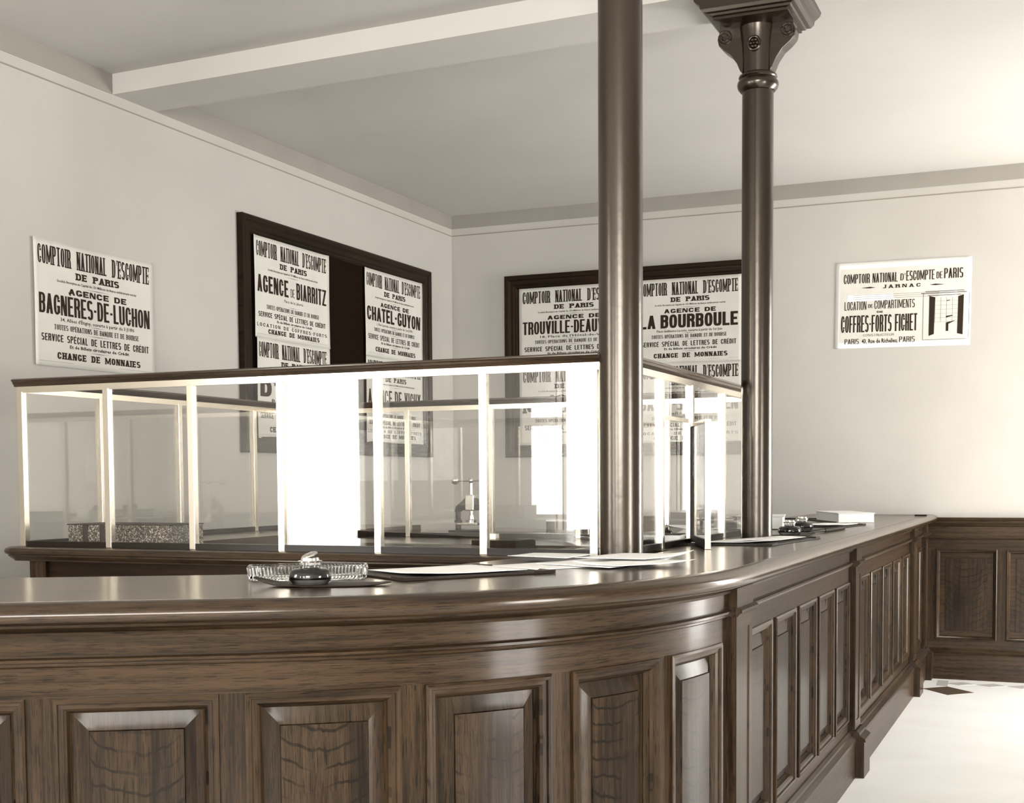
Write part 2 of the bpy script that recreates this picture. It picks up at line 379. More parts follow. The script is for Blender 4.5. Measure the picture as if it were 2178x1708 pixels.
# ------------------------------------------------------------------ wainscot on the back wall, right of the counter
wl = Line((-.90, YB), (1, 0), (0, -1))
mb = MB(); block(mb, wl, 0, XR+.9, 0, 1.06, .012, 0); wn = struct(mb.build('trim_6', M['oak']))
Ltot = XR+.9
def wpart(name, fn, mat='oak'):
    m_ = MB(); fn(m_); return fix_smooth(m_.build(name, M[mat], wn), 25)
wpart('cap_moulding', lambda q: sweep(q, wl, [(0, 1.082), (.055, 1.082), (.060, 1.076), (.055, 1.066), (.046, 1.062), (.044, 1.048), (.034, 1.036), (.028, 1.026), (.022, 1.022), (0, 1.022)], 0, Ltot))
wpart('top_rail', lambda q: block(q, wl, 0, Ltot, .951, 1.022, .020, 0))
wpart('groove_bead', lambda q: sweep(q, wl, [(0, .951), (.026, .951), (.028, .945), (.022, .938), (0, .936)], 0, Ltot))
wpart('middle_rail', lambda q: block(q, wl, 0, Ltot, .872, .936, .020, 0))
wpart('bottom_rail', lambda q: block(q, wl, 0, Ltot, .2066, .266, .020, 0))
wpart('base_ledge', lambda q: sweep(q, wl, [(0, .207), (.026, .207), (.05, .176), (.052, .168), (0, .168)], 0, Ltot))
wpart('base_board', lambda q: block(q, wl, 0, Ltot, 0, .168, .046, 0))
s = .07; first = True
while s < Ltot-.3:
    panel(wl, s, s+.386, .266, .872, .020, wn, k=.8)
    wpart('stile', lambda q: block(q, wl, s-.056 if not first else 0.0, s, .266, .872, .020, 0)); first = False
    s += .442
# ------------------------------------------------------------------ counter
P0 = Path(); S_END = 8.35; ZT = 1.10
OF = -.048
def cpart(parent, name, fn, mat='oak', ang=25):
    m_ = MB(); fn(m_); return fix_smooth(m_.build(name, M[mat], parent), ang)
S_MID = 5.44
ct = thing('countertop', 'long polished oak worktop curving round in front of the glass screen', 'countertop')
# slab: front follows groove, back follows the measured back line
back = [(-1.66, 9.12), (-1.66, 6.02), (-1.30, 6.02), (-1.30, 3.90), (-1.64, 3.90), (-1.66, 3.72), (-1.70, 3.39), (-1.88, 3.09), (-2.10, 2.93), (-2.70, 2.60), (-3.35, 2.22)]
ss = stops(P0, 0, S_END); front = [pt(P0, q, -.008, 0)[:2] for q in ss]
poly = front+back[::-1]
bmt = bmesh.new(); uvl = bmt.loops.layers.uv.new('UV')
vt = [bmt.verts.new((x, y, ZT)) for x, y in poly]; f = bmt.faces.new(vt)
r_ = bmesh.ops.extrude_face_region(bmt, geom=[f]); bmesh.ops.translate(bmt, verts=[v for v in r_['geom'] if isinstance(v, bmesh.types.BMVert)], vec=(0, 0, -.04))
bmesh.ops.recalc_face_normals(bmt, faces=bmt.faces); bmesh.ops.triangulate(bmt, faces=[f for f in bmt.faces if len(f.verts) > 4])
for fc in bmt.faces:
    for l in fc.loops:
        x, y, z = l.vert.co
        if fc.calc_center_median().y > 3.95: l[uvl].uv = (x+z, y)
        else: l[uvl].uv = (-x*.5+y*.86+z, x*.86+y*.5)
me = bpy.data.meshes.new('worktop'); bmt.to_mesh(me); bmt.free(); me.materials.append(M['top']); o = bpy.data.objects.new('worktop', me); C.objects.link(o); o.parent = ct
NOSE = [(-.008, ZT-.0), (-.0075, ZT-.0025), (-.004, ZT-.0025), (-.003, ZT), (.012, ZT-.0005), (.026, ZT-.004), (.038, ZT-.012), (.045, ZT-.024), (.044, ZT-.034), (.036, ZT-.044), (.028, ZT-.048), (-.008, ZT-.048)]
cpart(ct, 'rounded_edge', lambda q: sweep(q, P0, NOSE, 0, 5.36), 'top', 40)
cpart(ct, 'rounded_edge', lambda q: sweep(q, P0, NOSE, 5.3605, S_END), 'top', 40)

def bay(parent, s0, s1, panels, zb=.255, zt=.886):
    """rails, stiles, panels between pilasters"""
    cpart(parent, 'cove_moulding', lambda q: sweep(q, P0, [(-.09, 1.052), (.008, 1.052), (.004, 1.044), (-.014, 1.040), (-.030, 1.030), (-.034, 1.022), (-.09, 1.022)], s0, s1))
    cpart(parent, 'frieze', lambda q: block(q, P0, s0, s1, .974, 1.022, OF+.004, -.09))
    cpart(parent, 'bead', lambda q: sweep(q, P0, [(-.09, .976), (OF+.012, .976), (OF+.020, .972), (OF+.020, .966), (OF+.011, .962), (OF+.013, .957), (OF+.006, .953), (-.09, .953)], s0, s1))
    cpart(parent, 'top_rail', lambda q: block(q, P0, s0, s1, zt, .953, OF, -.09))
    cpart(parent, 'bottom_rail', lambda q: block(q, P0, s0, s1, .205, zb, OF, -.09))
    cpart(parent, 'base_moulding', lambda q: sweep(q, P0, [(-.09, .207), (OF+.006, .207), (OF+.016, .198), (OF+.018, .190), (-.010, .178), (-.008, .166), (-.09, .166)], s0, s1))
    cpart(parent, 'plinth', lambda q: block(q, P0, s0, s1, 0, .166, -.014, -.09))
    edges = [s0]
    for a, b in panels:
        panel(P0, a, b, zb, zt, OF, parent); edges += [a, b]
    edges.append(s1)
    for a, b in zip(edges[::2], edges[1::2]):
        if b-a > .004: cpart(parent, 'stile', lambda q: block(q, P0, a, b, zb, zt, OF, -.09))
def pilaster(parent, s0, s1):
    d = .030
    def shaft(q):
        block(q, P0, s0, s1, .205, 1.022, OF+d-.004, -.09)
    p = cpart(parent, 'pilaster', shaft)
    mid = (s0+s1)/2
    def face(q):
        relief(q, P0, s0, s1, .215, .952, [(0, OF+d-.004), (.0, OF+d), (.038, OF+d), (.041, OF+d-.010), (.045, OF+d-.012)])
    cpart(p, 'sunk_face', face)
    cpart(p, 'upper_block', lambda q: block(q, P0, s0-.002, s1+.002, .979, 1.035, OF+d+.002, -.09))
    cpart(p, 'bead', lambda q: sweep(q, P0, [(-.09, .979), (OF+d+.010, .979), (OF+d+.018, .973), (OF+d+.018, .966), (OF+d+.010, .961), (OF+d+.004, .953), (-.09, .953)], s0-.006, s1+.006))
    cpart(p, 'base_moulding', lambda q: sweep(q, P0, [(-.09, .212), (OF+d+.008, .212), (OF+d+.020, .202), (OF+d+.022, .192), (OF+d+.046, .176), (OF+d+.048, .163), (-.09, .163)], s0-.008, s1+.008))
    cpart(p, 'plinth_block', lambda q: block(q, P0, s0-.010, s1+.010, 0, .163, OF+d+.042, -.09))
cb = thing('counter_base', 'long straight panelled oak counter front running back to the wainscot', 'counter', (0, 0, 0))
cc = thing('counter_base', 'curved panelled oak counter front nearest the camera', 'counter', (0, 0, 0))
def split(s0, s1, n, e=.045, g=.06):
    w = (s1-s0-2*e-(n-1)*g)/n; return [(s0+e+k*(w+g), s0+e+k*(w+g)+w) for k in range(n)]
p4, p3, p2, p1 = (0.0, .13), (.66, .84), (3.02, 3.18), (5.24, 5.44)
for p in (p4, p3, p2, p1): pilaster(cb, *p)
bay(cb, p4[1], p3[0], split(p4[1], p3[0], 1, .06))
bay(cb, p3[1], p2[0], split(p3[1], p2[0], 5))
bay(cb, p2[1], p1[0], split(p2[1], p1[0], 5))
bay(cc, p1[1], S_END, [(5.51, 5.845), (5.905, 6.235), (6.30, 6.64), (6.70, 7.055), (7.112, 7.466), (7.52, 7.87), (7.93, 8.28)])
# carcass behind the fronts
def carc(q):
    block(q, P0, .02, S_END-.02, .02, 1.04, -.092, -.12)
cpart(cc, 'inner_lining', carc, 'oakdk')
# ------------------------------------------------------------------ cashier desk under the glass screen
GX0, GX1, GY0, GY1 = -3.83, -1.36, 4.00, 6.00
GZ = 1.76
dk = thing('cashier_desk', 'dark oak cashier desk carrying the brass glass screen', 'desk')
LEDGE = [(0, 1.10), (.045, 1.10), (.060, 1.094), (.066, 1.084), (.062, 1.074), (.050, 1.069), (.050, 1.064), (.040, 1.056), (.030, 1.050), (.026, 1.044), (0, 1.044)]
fl = Line((GX0-.02, GY0), (1, 0), (0, -1))
mb = MB(); mb.box((GX0-.02, GY0, 1.05), (-1.645, GY0+.42, 1.0995), 0); mb.build('desk_top', M['top'], dk, bevel=.002)
m_ = MB(); sweep(m_, fl, LEDGE, 0, 2.20); sweep(m_, Line((GX0-.02, GY1+.55), (0, -1), (-1, 0)), LEDGE, 0, 2.55)
# mitred corner
def corner(mb_, cx, cy):
    rows = [[(cx-o*math.cos(a), cy-o*math.sin(a), z) for o, z in LEDGE] for a in (0, PI/8, PI/4, 3*PI/8, PI/2)]
    mb_.grid(rows, lambda i, j: (j*.01, i*.02), True)
corner(m_, GX0-.02, GY0)
fix_smooth(m_.build('moulded_edge', M['top'], dk), 30)
bx((GX0-.02, GY0+.42, 1.05), (GX0+.42, GY1+.6, 1.0995), 'side_top', M['top'], dk, grain=1)
bx((GX0+.42, 5.35, 1.02), (-1.66, 6.75, 1.06), 'rear_top', M['top'], dk, bevel=.012, grain=0)
bx((-1.66, 4.42, 1.02), (-1.30, 6.02, 1.0995), 'right_top', M['top'], dk, grain=1)
bx((GX0+.02, GY0+.0, .10), (GX0+.10, GY0+.06, 1.045), 'corner_post', M['oak'], dk)
bx((GX0+.10, GY0+.02, .10), (-1.70, GY0+.05, 1.045), 'front_board', M['oakdk'], dk, grain=0)
bx((GX0+.06, GY0+.09, 0), (-1.72, GY0+.12, .10), 'plinth', M['oakdk'], dk)
bx((GX0+.02, GY0+.06, 0), (GX0+.05, GY1+.5, 1.045), 'side_board', M['oakdk'], dk, grain=1)
bx((GX0+.5, 6.60, 0), (-1.70, 6.65, 1.02), 'rear_board', M['oakdk'], dk, grain=0)
bx((GX0+.42, 5.42, .78), (-1.70, 5.46, 1.02), 'rear_front_board', M['oakdk'], dk, grain=0)
# rounded inner worktop a little lower
mb = MB(); a_ = [(-2.75+.12*math.cos(t_), 5.05-.12+.12*math.sin(t_)) for t_ in [PI/2+PI/2*k/6 for k in range(7)]]
pl = [(-1.70, 5.05)]+a_+[(-2.87, 4.75), (-1.70, 4.75)]
for z in (1.0, 1.03): mb.quad([(x, y, z) for x, y in pl])
for i in range(len(pl)): a, b = pl[i], pl[(i+1) % len(pl)]; mb.quad([(*a, 1.0), (*b, 1.0), (*b, 1.03), (*a, 1.03)])
mb.build('inner_shelf', M['top'], dk)
bx((-2.70, 4.80, .3), (-1.72, 4.84, 1.0), 'inner_board', M['oakdk'], dk)

# ------------------------------------------------------------------ glass screen
gs = thing('glass_screen', 'brass framed clear glass screen enclosing the cashier desk', 'screen')
RAIL = [(-.020, GZ), (.020, GZ), (.026, GZ-.004), (.026, GZ-.008), (.020, GZ-.012), (.018, GZ-.018), (.012, GZ-.024), (.009, GZ-.030), (-.009, GZ-.030), (-.012, GZ-.024), (-.018, GZ-.018), (-.020, GZ-.012), (-.026, GZ-.008), (-.026, GZ-.004), (-.020, GZ)]
BOT = [(-.010, ZT), (.010, ZT), (.010, ZT+.022), (-.010, ZT+.022), (-.010, ZT)]
sides = dict(front=(Line((GX0, GY0), (1, 0), (0, -1)), -.026, GX1-GX0-.05, ZT), left=(Line((GX0, GY1), (0, -1), (-1, 0)), -.0, GY1-GY0, ZT),
             back=(Line((GX0, GY1), (1, 0), (0, 1)), -.026, GX1-GX0+.026, ZT-.04), right=(Line((GX1, GY1), (0, -1), (1, 0)), -.026, GY1-GY0-.045, ZT))
posts = dict(front=[0.0, .425, .815, 1.205, 1.60, 2.005, 2.40], left=[.42, 1.02, 1.55], back=[0.0, .66, 1.13, 1.60, 2.05], right=[0.0, .60, 1.10, 1.50])
wood_cap = M['brass']
for key, (ln, a, b, z0) in sides.items():
    dz = z0-ZT
    q = MB(); sweep(q, ln, RAIL, a, b); fix_smooth(q.build('cap_rail', M['capwood'], gs), 25)
    q = MB(); block(q, ln, max(a, -.010), b, GZ-.054, GZ-.0305, .0095, -.0095); q.build('top_rail', M['brass'], gs)
    q = MB(); sweep(q, ln, [(o, z+dz) for o, z in BOT], max(a, 0), b); q.build('bottom_rail', M['black'], gs)  # brass mirroring the dark counter, that reflection put into a black colour
    ps = posts[key]; w = .013
    for s_ in ps:
        q = MB(); block(q, ln, s_-w, s_+w, z0+.0005, GZ-.05, .013, -.013, True); q.build('post', M['brass'], gs, bevel=.0015)
    ed = sorted(ps+[b]); ed = ([0]+ed) if key == 'left' else ed
    for i, (s_, e_) in enumerate(zip(ed[:-1], ed[1:])):
        if e_-s_ < .06: continue
        zz = GZ-.052
        zlo = z0+.022
        if key == 'right' and i == 2: continue
        q = MB(); block(q, ln, s_+w, e_-w, zlo, zz, .003, -.003); q.build('glass_pane', M['glass'], gs)
# opening with swung wicket (right side, between the posts 1.10 and 1.50)
ln = sides['right'][0]
q = MB(); block(q, ln, 1.10+.013, 1.50-.013, 1.58, GZ-.052, .003, -.003); q.build('glass_pane', M['glass'], gs)
q = MB(); block(q, ln, 1.10+.013, 1.50-.013, 1.565, 1.58, .006, -.006); q.build('cross_bar', M['brass'], gs)
wk = bpy.data.objects.new('wicket', None); C.objects.link(wk); wk.parent = gs
wa = Vector((GX1+.012, 4.885, 0)); wb = Vector((-1.185, 4.50, 0)); d = (wb-wa); Lw = d.length; d.normalize()
wkl = Line((wa.x, wa.y), (d.x, d.y), (-d.y, d.x))
q = MB(); block(q, wkl, 0, .018, ZT+.004, 1.562, .009, -.009, True); q.build('hinge_stile', M['frame_shade'], wk)  # shade on the wicket frame is put into its black colour
q = MB(); block(q, wkl, Lw-.022, Lw, ZT+.001, 1.562, .010, -.010, True); q.build('closing_stile', M['brass'], wk, bevel=.001)
q = MB(); block(q, wkl, Lw-.060, Lw-.0225, ZT+.004, 1.562, .012, .004, True); q.build('edge_shade', M['frame_shade'], wk)  # dark strip painted for the shaded side of the closing stile
q = MB(); block(q, wkl, .018, Lw-.0605, ZT+.004, ZT+.034, .009, -.009); q.build('bottom_bar', M['frame_shade'], wk)  # black here is painted shade too
q = MB(); block(q, wkl, .018, Lw-.0605, 1.55, 1.562, .009, -.009); q.build('top_bar', M['brass'], wk)
q = MB(); block(q, wkl, .0185, Lw-.061, ZT+.0345, 1.5495, .002, -.002); q.build('glass_pane', M['glass'], wk)

# ------------------------------------------------------------------ cast iron columns
def lathe_obj(prof, cx, cy, z0, name, mat, parent, n=48):
    q = MB(); q.lathe(prof, cx, cy, n, z0); return fix_smooth(q.build(name, mat, parent), 30)
c1 = thing('cast_iron_column', 'nearer tall dark iron column at the corner of the glass screen', 'column', (0, 0, 0))
c1['kind'] = 'thing'
A1 = (-1.335, 3.985); A2 = (-1.205, 5.36)
lathe_obj([(.0705, 0), (.0705, 1.4), (.0700, 2.6), (.0695, ZC-ZT-.001)], *A1, ZT, 'shaft', M['iron'], c1)
lathe_obj([(.071, 0), (.085, .01), (.085, ZT-.06), (.071, ZT-.05)], *A1, 0, 'base_drum', M['iron'], c1)
c2 = thing('cast_iron_column', 'farther dark iron column with bracketed capital carrying the ceiling beam', 'column', (0, 0, 0))
c2['kind'] = 'thing'
lathe_obj([(.0645, 0), (.0645, .9), (.0635, 1.86)], *A2, ZT, 'shaft', M['iron'], c2)
lathe_obj([(.065, 0), (.08, .01), (.08, ZT-.06), (.065, ZT-.05)], *A2, 0, 'base_drum', M['iron'], c2)
lathe_obj([(.063, -.022), (.070, -.020), (.080, -.008), (.084, .006), (.082, .018), (.076, .026), (.074, .031), (.078, .036), (.076, .044), (.066, .050), (.062, .052)], *A2, 2.945, 'neck_ring', M['iron'], c2)
cap_ = bpy.data.objects.new('capital', None); C.objects.link(cap_); cap_.parent = c2
lathe_obj([(.062, 0), (.064, .05), (.068, .12), (.074, .18), (.084, .22)], *A2, 2.99, 'bell', M['iron'], cap_)
for sx in (-1, 1):      # scrolled side brackets in the plane along X
    q = MB(); out = [(.055, .0), (.066, .012), (.080, .045), (.105, .080), (.135, .103), (.155, .125), (.160, .150), (.150, .172), (.152, .178), (.150, .205), (.05, .205)]
    for y in (-.035, .035): q.quad([(A2[0]+sx*x, A2[1]+y, 2.995+z) for x, z in out])
    for i in range(len(out)):
        a, b = out[i], out[(i+1) % len(out)]
        q.quad([(A2[0]+sx*a[0], A2[1]-.035, 2.995+a[1]), (A2[0]+sx*a[0], A2[1]+.035, 2.995+a[1]), (A2[0]+sx*b[0], A2[1]+.035, 2.995+b[1]), (A2[0]+sx*b[0], A2[1]-.035, 2.995+b[1])])
    q.build('bracket', M['iron'], cap_, bevel=.003)
    for r in (.026, .014):
        q = MB(); q.tube([(A2[0]+sx*.128+r*math.cos(2*PI*k/20), A2[1]-.037, 3.148+r*math.sin(2*PI*k/20)) for k in range(21)], .0035, 6, False); q.build('scroll', M['iron'], cap_)
q = MB(); 
q.tube([(A2[0]+.024*math.cos(2*PI*k/24), A2[1]-.074, 3.10+.026*math.sin(2*PI*k/24)) for k in range(25)], .005, 8, False)
for k in range(6):
    a = 2*PI*k/6; q.sphere((A2[0]+.013*math.cos(a), A2[1]-.074, 3.10+.014*math.sin(a)), .008, 8)
q.sphere((A2[0], A2[1]-.078, 3.10), .006, 8); q.build('rosette', M['iron'], cap_)
q = MB()   # abacus: square, stepped and flared under the beam
def sq(h, z, hy=None):
    hy = hy or h; return [(A2[0]-h, A2[1]-hy, z), (A2[0]+h, A2[1]-hy, z), (A2[0]+h, A2[1]+hy, z), (A2[0]-h, A2[1]+hy, z)]
prof = [(.10, 3.180), (.150, 3.186), (.150, 3.196), (.162, 3.199), (.166, 3.207), (.180, 3.210), (.192, 3.222), (.196, 3.238), (.210, 3.248), (.218, 3.256), (.222, 3.270)]
rows = [sq(h, z, min(h, .185)) for h, z in prof]; q.grid(rows, None, False, True); q.quad(rows[0][::-1]); q.quad(rows[-1]); q.build('abacus', M['iron'], cap_)

# ------------------------------------------------------------------ lettering: own block letters
def rect(x0, y0, x1, y1): return [(x0, y0), (x1, y0), (x1, y1), (x0, y1)]
def diag(x0, y0, x1, y1, t_): return [(x0, y0), (x0+t_, y0), (x1+t_, y1), (x1, y1)]
def ring(cx, cy, rx, ry, a0, a1, sx, sy, n=20, e=2.7):
    def q_(a, p_, r_):
        c, s_ = math.cos(a), math.sin(a)
        return (cx+p_*math.copysign(abs(c)**(2/e), c), cy+r_*math.copysign(abs(s_)**(2/e), s_))
    out = []; a0, a1 = math.radians(a0), math.radians(a1); n = max(4, int(n*abs(a1-a0)/(2*PI)+.5))
    for k in range(n):
        A, B = a0+(a1-a0)*k/n, a0+(a1-a0)*(k+1)/n
        out.append([q_(A, rx, ry), q_(B, rx, ry), q_(B, max(rx-sx, rx*.08), max(ry-sy, ry*.1)), q_(A, max(rx-sx, rx*.08), max(ry-sy, ry*.1))])
    return out
ADV = {'I': .42, 'M': 1.42, 'W': 1.4, "'": .36, '-': .5, ' ': .55, '.': .4, ',': .4, 'E': .92, 'F': .9, 'L': .88, 'J': .8, 'T': .95, 'A': 1.05, 'V': 1.05}
def glyph(ch, w, sx, sy, slab):
    acc = None
    for a, b_ in (('É', 'E'), ('È', 'E'), ('Ô', 'O')):
        if ch == a: acc = a; ch = b_
    w = w*ADV.get(ch, 1.0); h = 1.0; P_ = []; S_ = []
    R_ = w-sx
    V = lambda x, y0=0, y1=1: P_.append(rect(x, y0, x+sx, y1))
    H_ = lambda y, x0=0, x1=None: P_.append(rect(x0, y, w if x1 is None else x1, y+sy))
    if ch == 'I': P_.append(rect((w-sx)/2, 0, (w+sx)/2, 1)); S_ += [((w-sx)/2, 0), ((w-sx)/2, 1)]
    elif ch == 'L': V(0); H_(0); S_ += [(0, 0), (0, 1)]
    elif ch in 'EF':
        V(0); H_(1-sy); P_.append(rect(0, .5-sy/2, w*.88, .5+sy/2)); S_ += [(0, 0), (0, 1)]
        if ch == 'E': H_(0)
        if slab:
            P_.append(rect(w-sx*.45, 1-.26, w, 1)); P_.append(rect(w*.88-sx*.4, .5-.12, w*.88, .5+.12))
            if ch == 'E': P_.append(rect(w-sx*.45, 0, w, .26))
    elif ch == 'T': P_.append(rect((w-sx)/2, 0, (w+sx)/2, 1)); H_(1-sy); S_.append(((w-sx)/2, 0))
    elif ch == 'H': V(0); V(R_); P_.append(rect(0, .5-sy/2, w, .5+sy/2)); S_ += [(0, 0), (R_, 0), (0, 1), (R_, 1)]
    elif ch == 'N':
        b_ = sx*.72; P_ += [rect(0, 0, b_, 1), rect(w-b_, 0, w, 1), diag(w-sx*1.15, 0, 0, 1, sx*1.15)]
        if slab: st = sy*.75; P_ += [rect(-sx*.2, 0, b_+sx*.28, st), rect(-sx*.2, 1-st, b_, 1), rect(w-b_-sx*.28, 1-st, w+sx*.2, 1)]
    elif ch == 'M':
        b_ = sx*.72; P_ += [rect(0, 0, b_, 1), rect(w-b_, 0, w, 1), diag(w/2-sx*.45, .10, 0, 1, sx*.9), diag(w/2-sx*.45, .10, w-sx*.9, 1, sx*.9)]
        if slab: st = sy*.75; P_ += [rect(-sx*.2, 0, b_+sx*.22, st), rect(w-b_-sx*.22, 0, w+sx*.2, st), rect(-sx*.2, 1-st, b_, 1), rect(w-b_, 1-st, w+sx*.2, 1)]
    elif ch in 'OQCG':
        if ch in 'OQ': P_ += ring(w/2, .5, w/2, .5, 0, 360, sx, sy)
        else: P_ += ring(w/2, .5, w/2, .5, 32, 328, sx, sy); P_.append(rect(R_, .64, w, .76))
        if ch == 'C': P_.append(rect(R_, .24, w, .34))
        if ch == 'Q': P_.append(diag(w*.62, -.10, w*.45, .22, sx))
        if ch == 'G': P_.append(rect(R_, .1, w, .46)); P_.append(rect(w*.52, .46-sy*.9, w, .46))
    elif ch == 'D': V(0); xm = w*.45; H_(0, 0, xm); H_(1-sy, 0, xm); P_ += ring(xm, .5, w-xm, .5, -90, 90, sx, sy); S_ += [(0, 0), (0, 1)]
    elif ch in 'PRB':
        V(0); xm = w*.5; lo = .46; S_ += [(0, 0), (0, 1)]
        H_(1-sy, 0, xm); H_(lo, 0, xm); P_ += ring(xm, (1+lo)/2, w-xm, (1-lo)/2, -90, 90, sx, sy)
        if ch == 'R': P_ += [rect(R_, 0, w, lo-.06), rect(xm, lo-.06, w-sx*.25, lo+sy*.5)]; S_.append((R_, 0))
        if ch == 'B': H_(0, 0, xm); P_ += ring(xm, (lo+sy)/2, w-xm, (lo+sy)/2, -90, 90, sx, sy)
    elif ch == 'S':
        c1_ = 1-(1+sy)/4; r1 = (1+sy)/4
        P_ += ring(w/2, c1_, w/2, r1, 25, 270, sx, sy); P_ += ring(w/2, r1, w/2, r1, 90, -155, sx, sy)
    elif ch == 'J': P_.append(rect(R_, .25, w, 1)); P_ += ring(w/2, .27, w/2, .27, 0, -160, sx, sy); S_.append((R_, 1))
    elif ch == 'U': V(0, .3); V(R_, .3); P_ += ring(w/2, .3, w/2, .3, 0, -180, sx, sy); S_ += [(0, 1), (R_, 1)]
    elif ch == 'A': P_ += [diag(0, 0, w/2-sx*.5, 1, sx), diag(R_, 0, w/2-sx*.5, 1, sx), rect(w*.2, .22, w*.8, .22+sy*.85)]; S_ += [(0, 0), (R_, 0)]
    elif ch == 'V': P_ += [diag(w/2-sx*.5, 0, 0, 1, sx), diag(w/2-sx*.5, 0, R_, 1, sx)]; S_ += [(0, 1), (R_, 1)]
    elif ch == 'Y': P_ += [diag(w/2-sx*.5, .42, 0, 1, sx), diag(w/2-sx*.5, .42, R_, 1, sx), rect(w/2-sx/2, 0, w/2+sx/2, .46)]; S_ += [(w/2-sx/2, 0)]
    elif ch == 'Z': H_(0); H_(1-sy); P_.append(diag(0, sy*.5, R_, 1-sy*.5, sx))
    elif ch == 'X': P_ += [diag(0, 0, R_, 1, sx), diag(R_, 0, 0, 1, sx)]
    elif ch == 'K': V(0); P_ += [diag(R_, 0, sx*.6, .6, sx), diag(sx*.4, .35, R_, 1, sx)]; S_ += [(0, 0), (0, 1)]
    elif ch == 'W': P_ += [diag(w*.27-sx/2, 0, 0, 1, sx), diag(w*.27-sx/2, 0, w/2-sx/2, .8, sx*.8), diag(w*.73-sx/2, 0, w/2-sx/2, .8, sx*.8), diag(w*.73-sx/2, 0, R_, 1, sx)]
    elif ch == "'": P_.append([(w*.3, .72), (w*.65, .72), (w*.9, 1.02), (w*.3, 1.02)])
    elif ch == '-': P_.append(rect(w*.1, .42, w*.9, .42+max(sy, .10)))
    elif ch in '.,': P_.append(rect(w*.3, 0, w*.8, .13))
    if slab:
        st = sy*.75
        for x, y in S_: P_.append(rect(x-sx*.38, 0 if y == 0 else 1-st, x+sx*1.38, st if y == 0 else 1))
    if acc == 'É': P_.append([(w*.35, 1.06), (w*.55, 1.06), (w*.85, 1.22), (w*.6, 1.22)])
    if acc == 'È': P_.append([(w*.45, 1.06), (w*.65, 1.06), (w*.4, 1.22), (w*.15, 1.22)])
    if acc == 'Ô': P_.append([(w*.2, 1.05), (w*.5, 1.17), (w*.8, 1.05), (w*.5, 1.26)])
    return P_, w
def block_text(txt, x0, x1, y0, y1, slab=False, weight=.34, gap=.15, hw=None, sp=None):
    """polygons of a line filling the box (asp: real width/height of one poster unit box)"""
    ADV[' '] = sp or .62
    tot = sum(ADV.get({'É': 'E', 'È': 'E', 'Ô': 'O'}.get(c, c), 1.0) for c in txt)+gap*(len(txt)-1)
    W_, H__ = x1-x0, y1-y0
    w = W_/tot                 # one unit letter width in poster units
    w = w/H__                  # relative to height
    sx = w*weight; sy = hw if hw else min(.24, max(.085, sx*(.8 if slab else .95)))
    x = 0; out = []
    for ch in txt:
        ps, gw = glyph(ch, w, sx, sy, slab)
        for p_ in ps: out.append([(x0+(x+a)*H__, y0+b*H__) for a, b in p_])
        x += gw+gap*w
    return out
def font_text(txt, x0, x1, y0, y1, bold=.015):
    """small lines from the built-in typeface, fitted to the box"""
    cu = bpy.data.curves.new('t', 'FONT'); cu.body = txt; cu.offset = bold; cu.resolution_u = 1; cu.size = 1; cu.fill_mode = 'FRONT'
    ob = bpy.data.objects.new('t', cu); C.objects.link(ob); bpy.context.view_layer.update()
    dg = bpy.context.evaluated_depsgraph_get(); me_ = bpy.data.meshes.new_from_object(ob.evaluated_get(dg))
    vs = [v.co.copy() for v in me_.vertices]; fs = [tuple(p_.vertices) for p_ in me_.polygons]
    bpy.data.objects.remove(ob); bpy.data.curves.remove(cu); bpy.data.meshes.remove(me_)
    if not vs: return []
    ax, bx_ = min(v.x for v in vs), max(v.x for v in vs)
    fx = (x1-x0)/(bx_-ax); fy = (y1-y0)/.74
    return [[(x0+(vs[i].x-ax)*fx, y0+vs[i].y*fy) for i in f_] for f_ in fs]
def rule(y, x0=.40, x1=.62, t_=.004): return [[(x0, y), ((x0+x1)/2, y-t_/2), (x1, y), ((x0+x1)/2, y+t_/2)]]

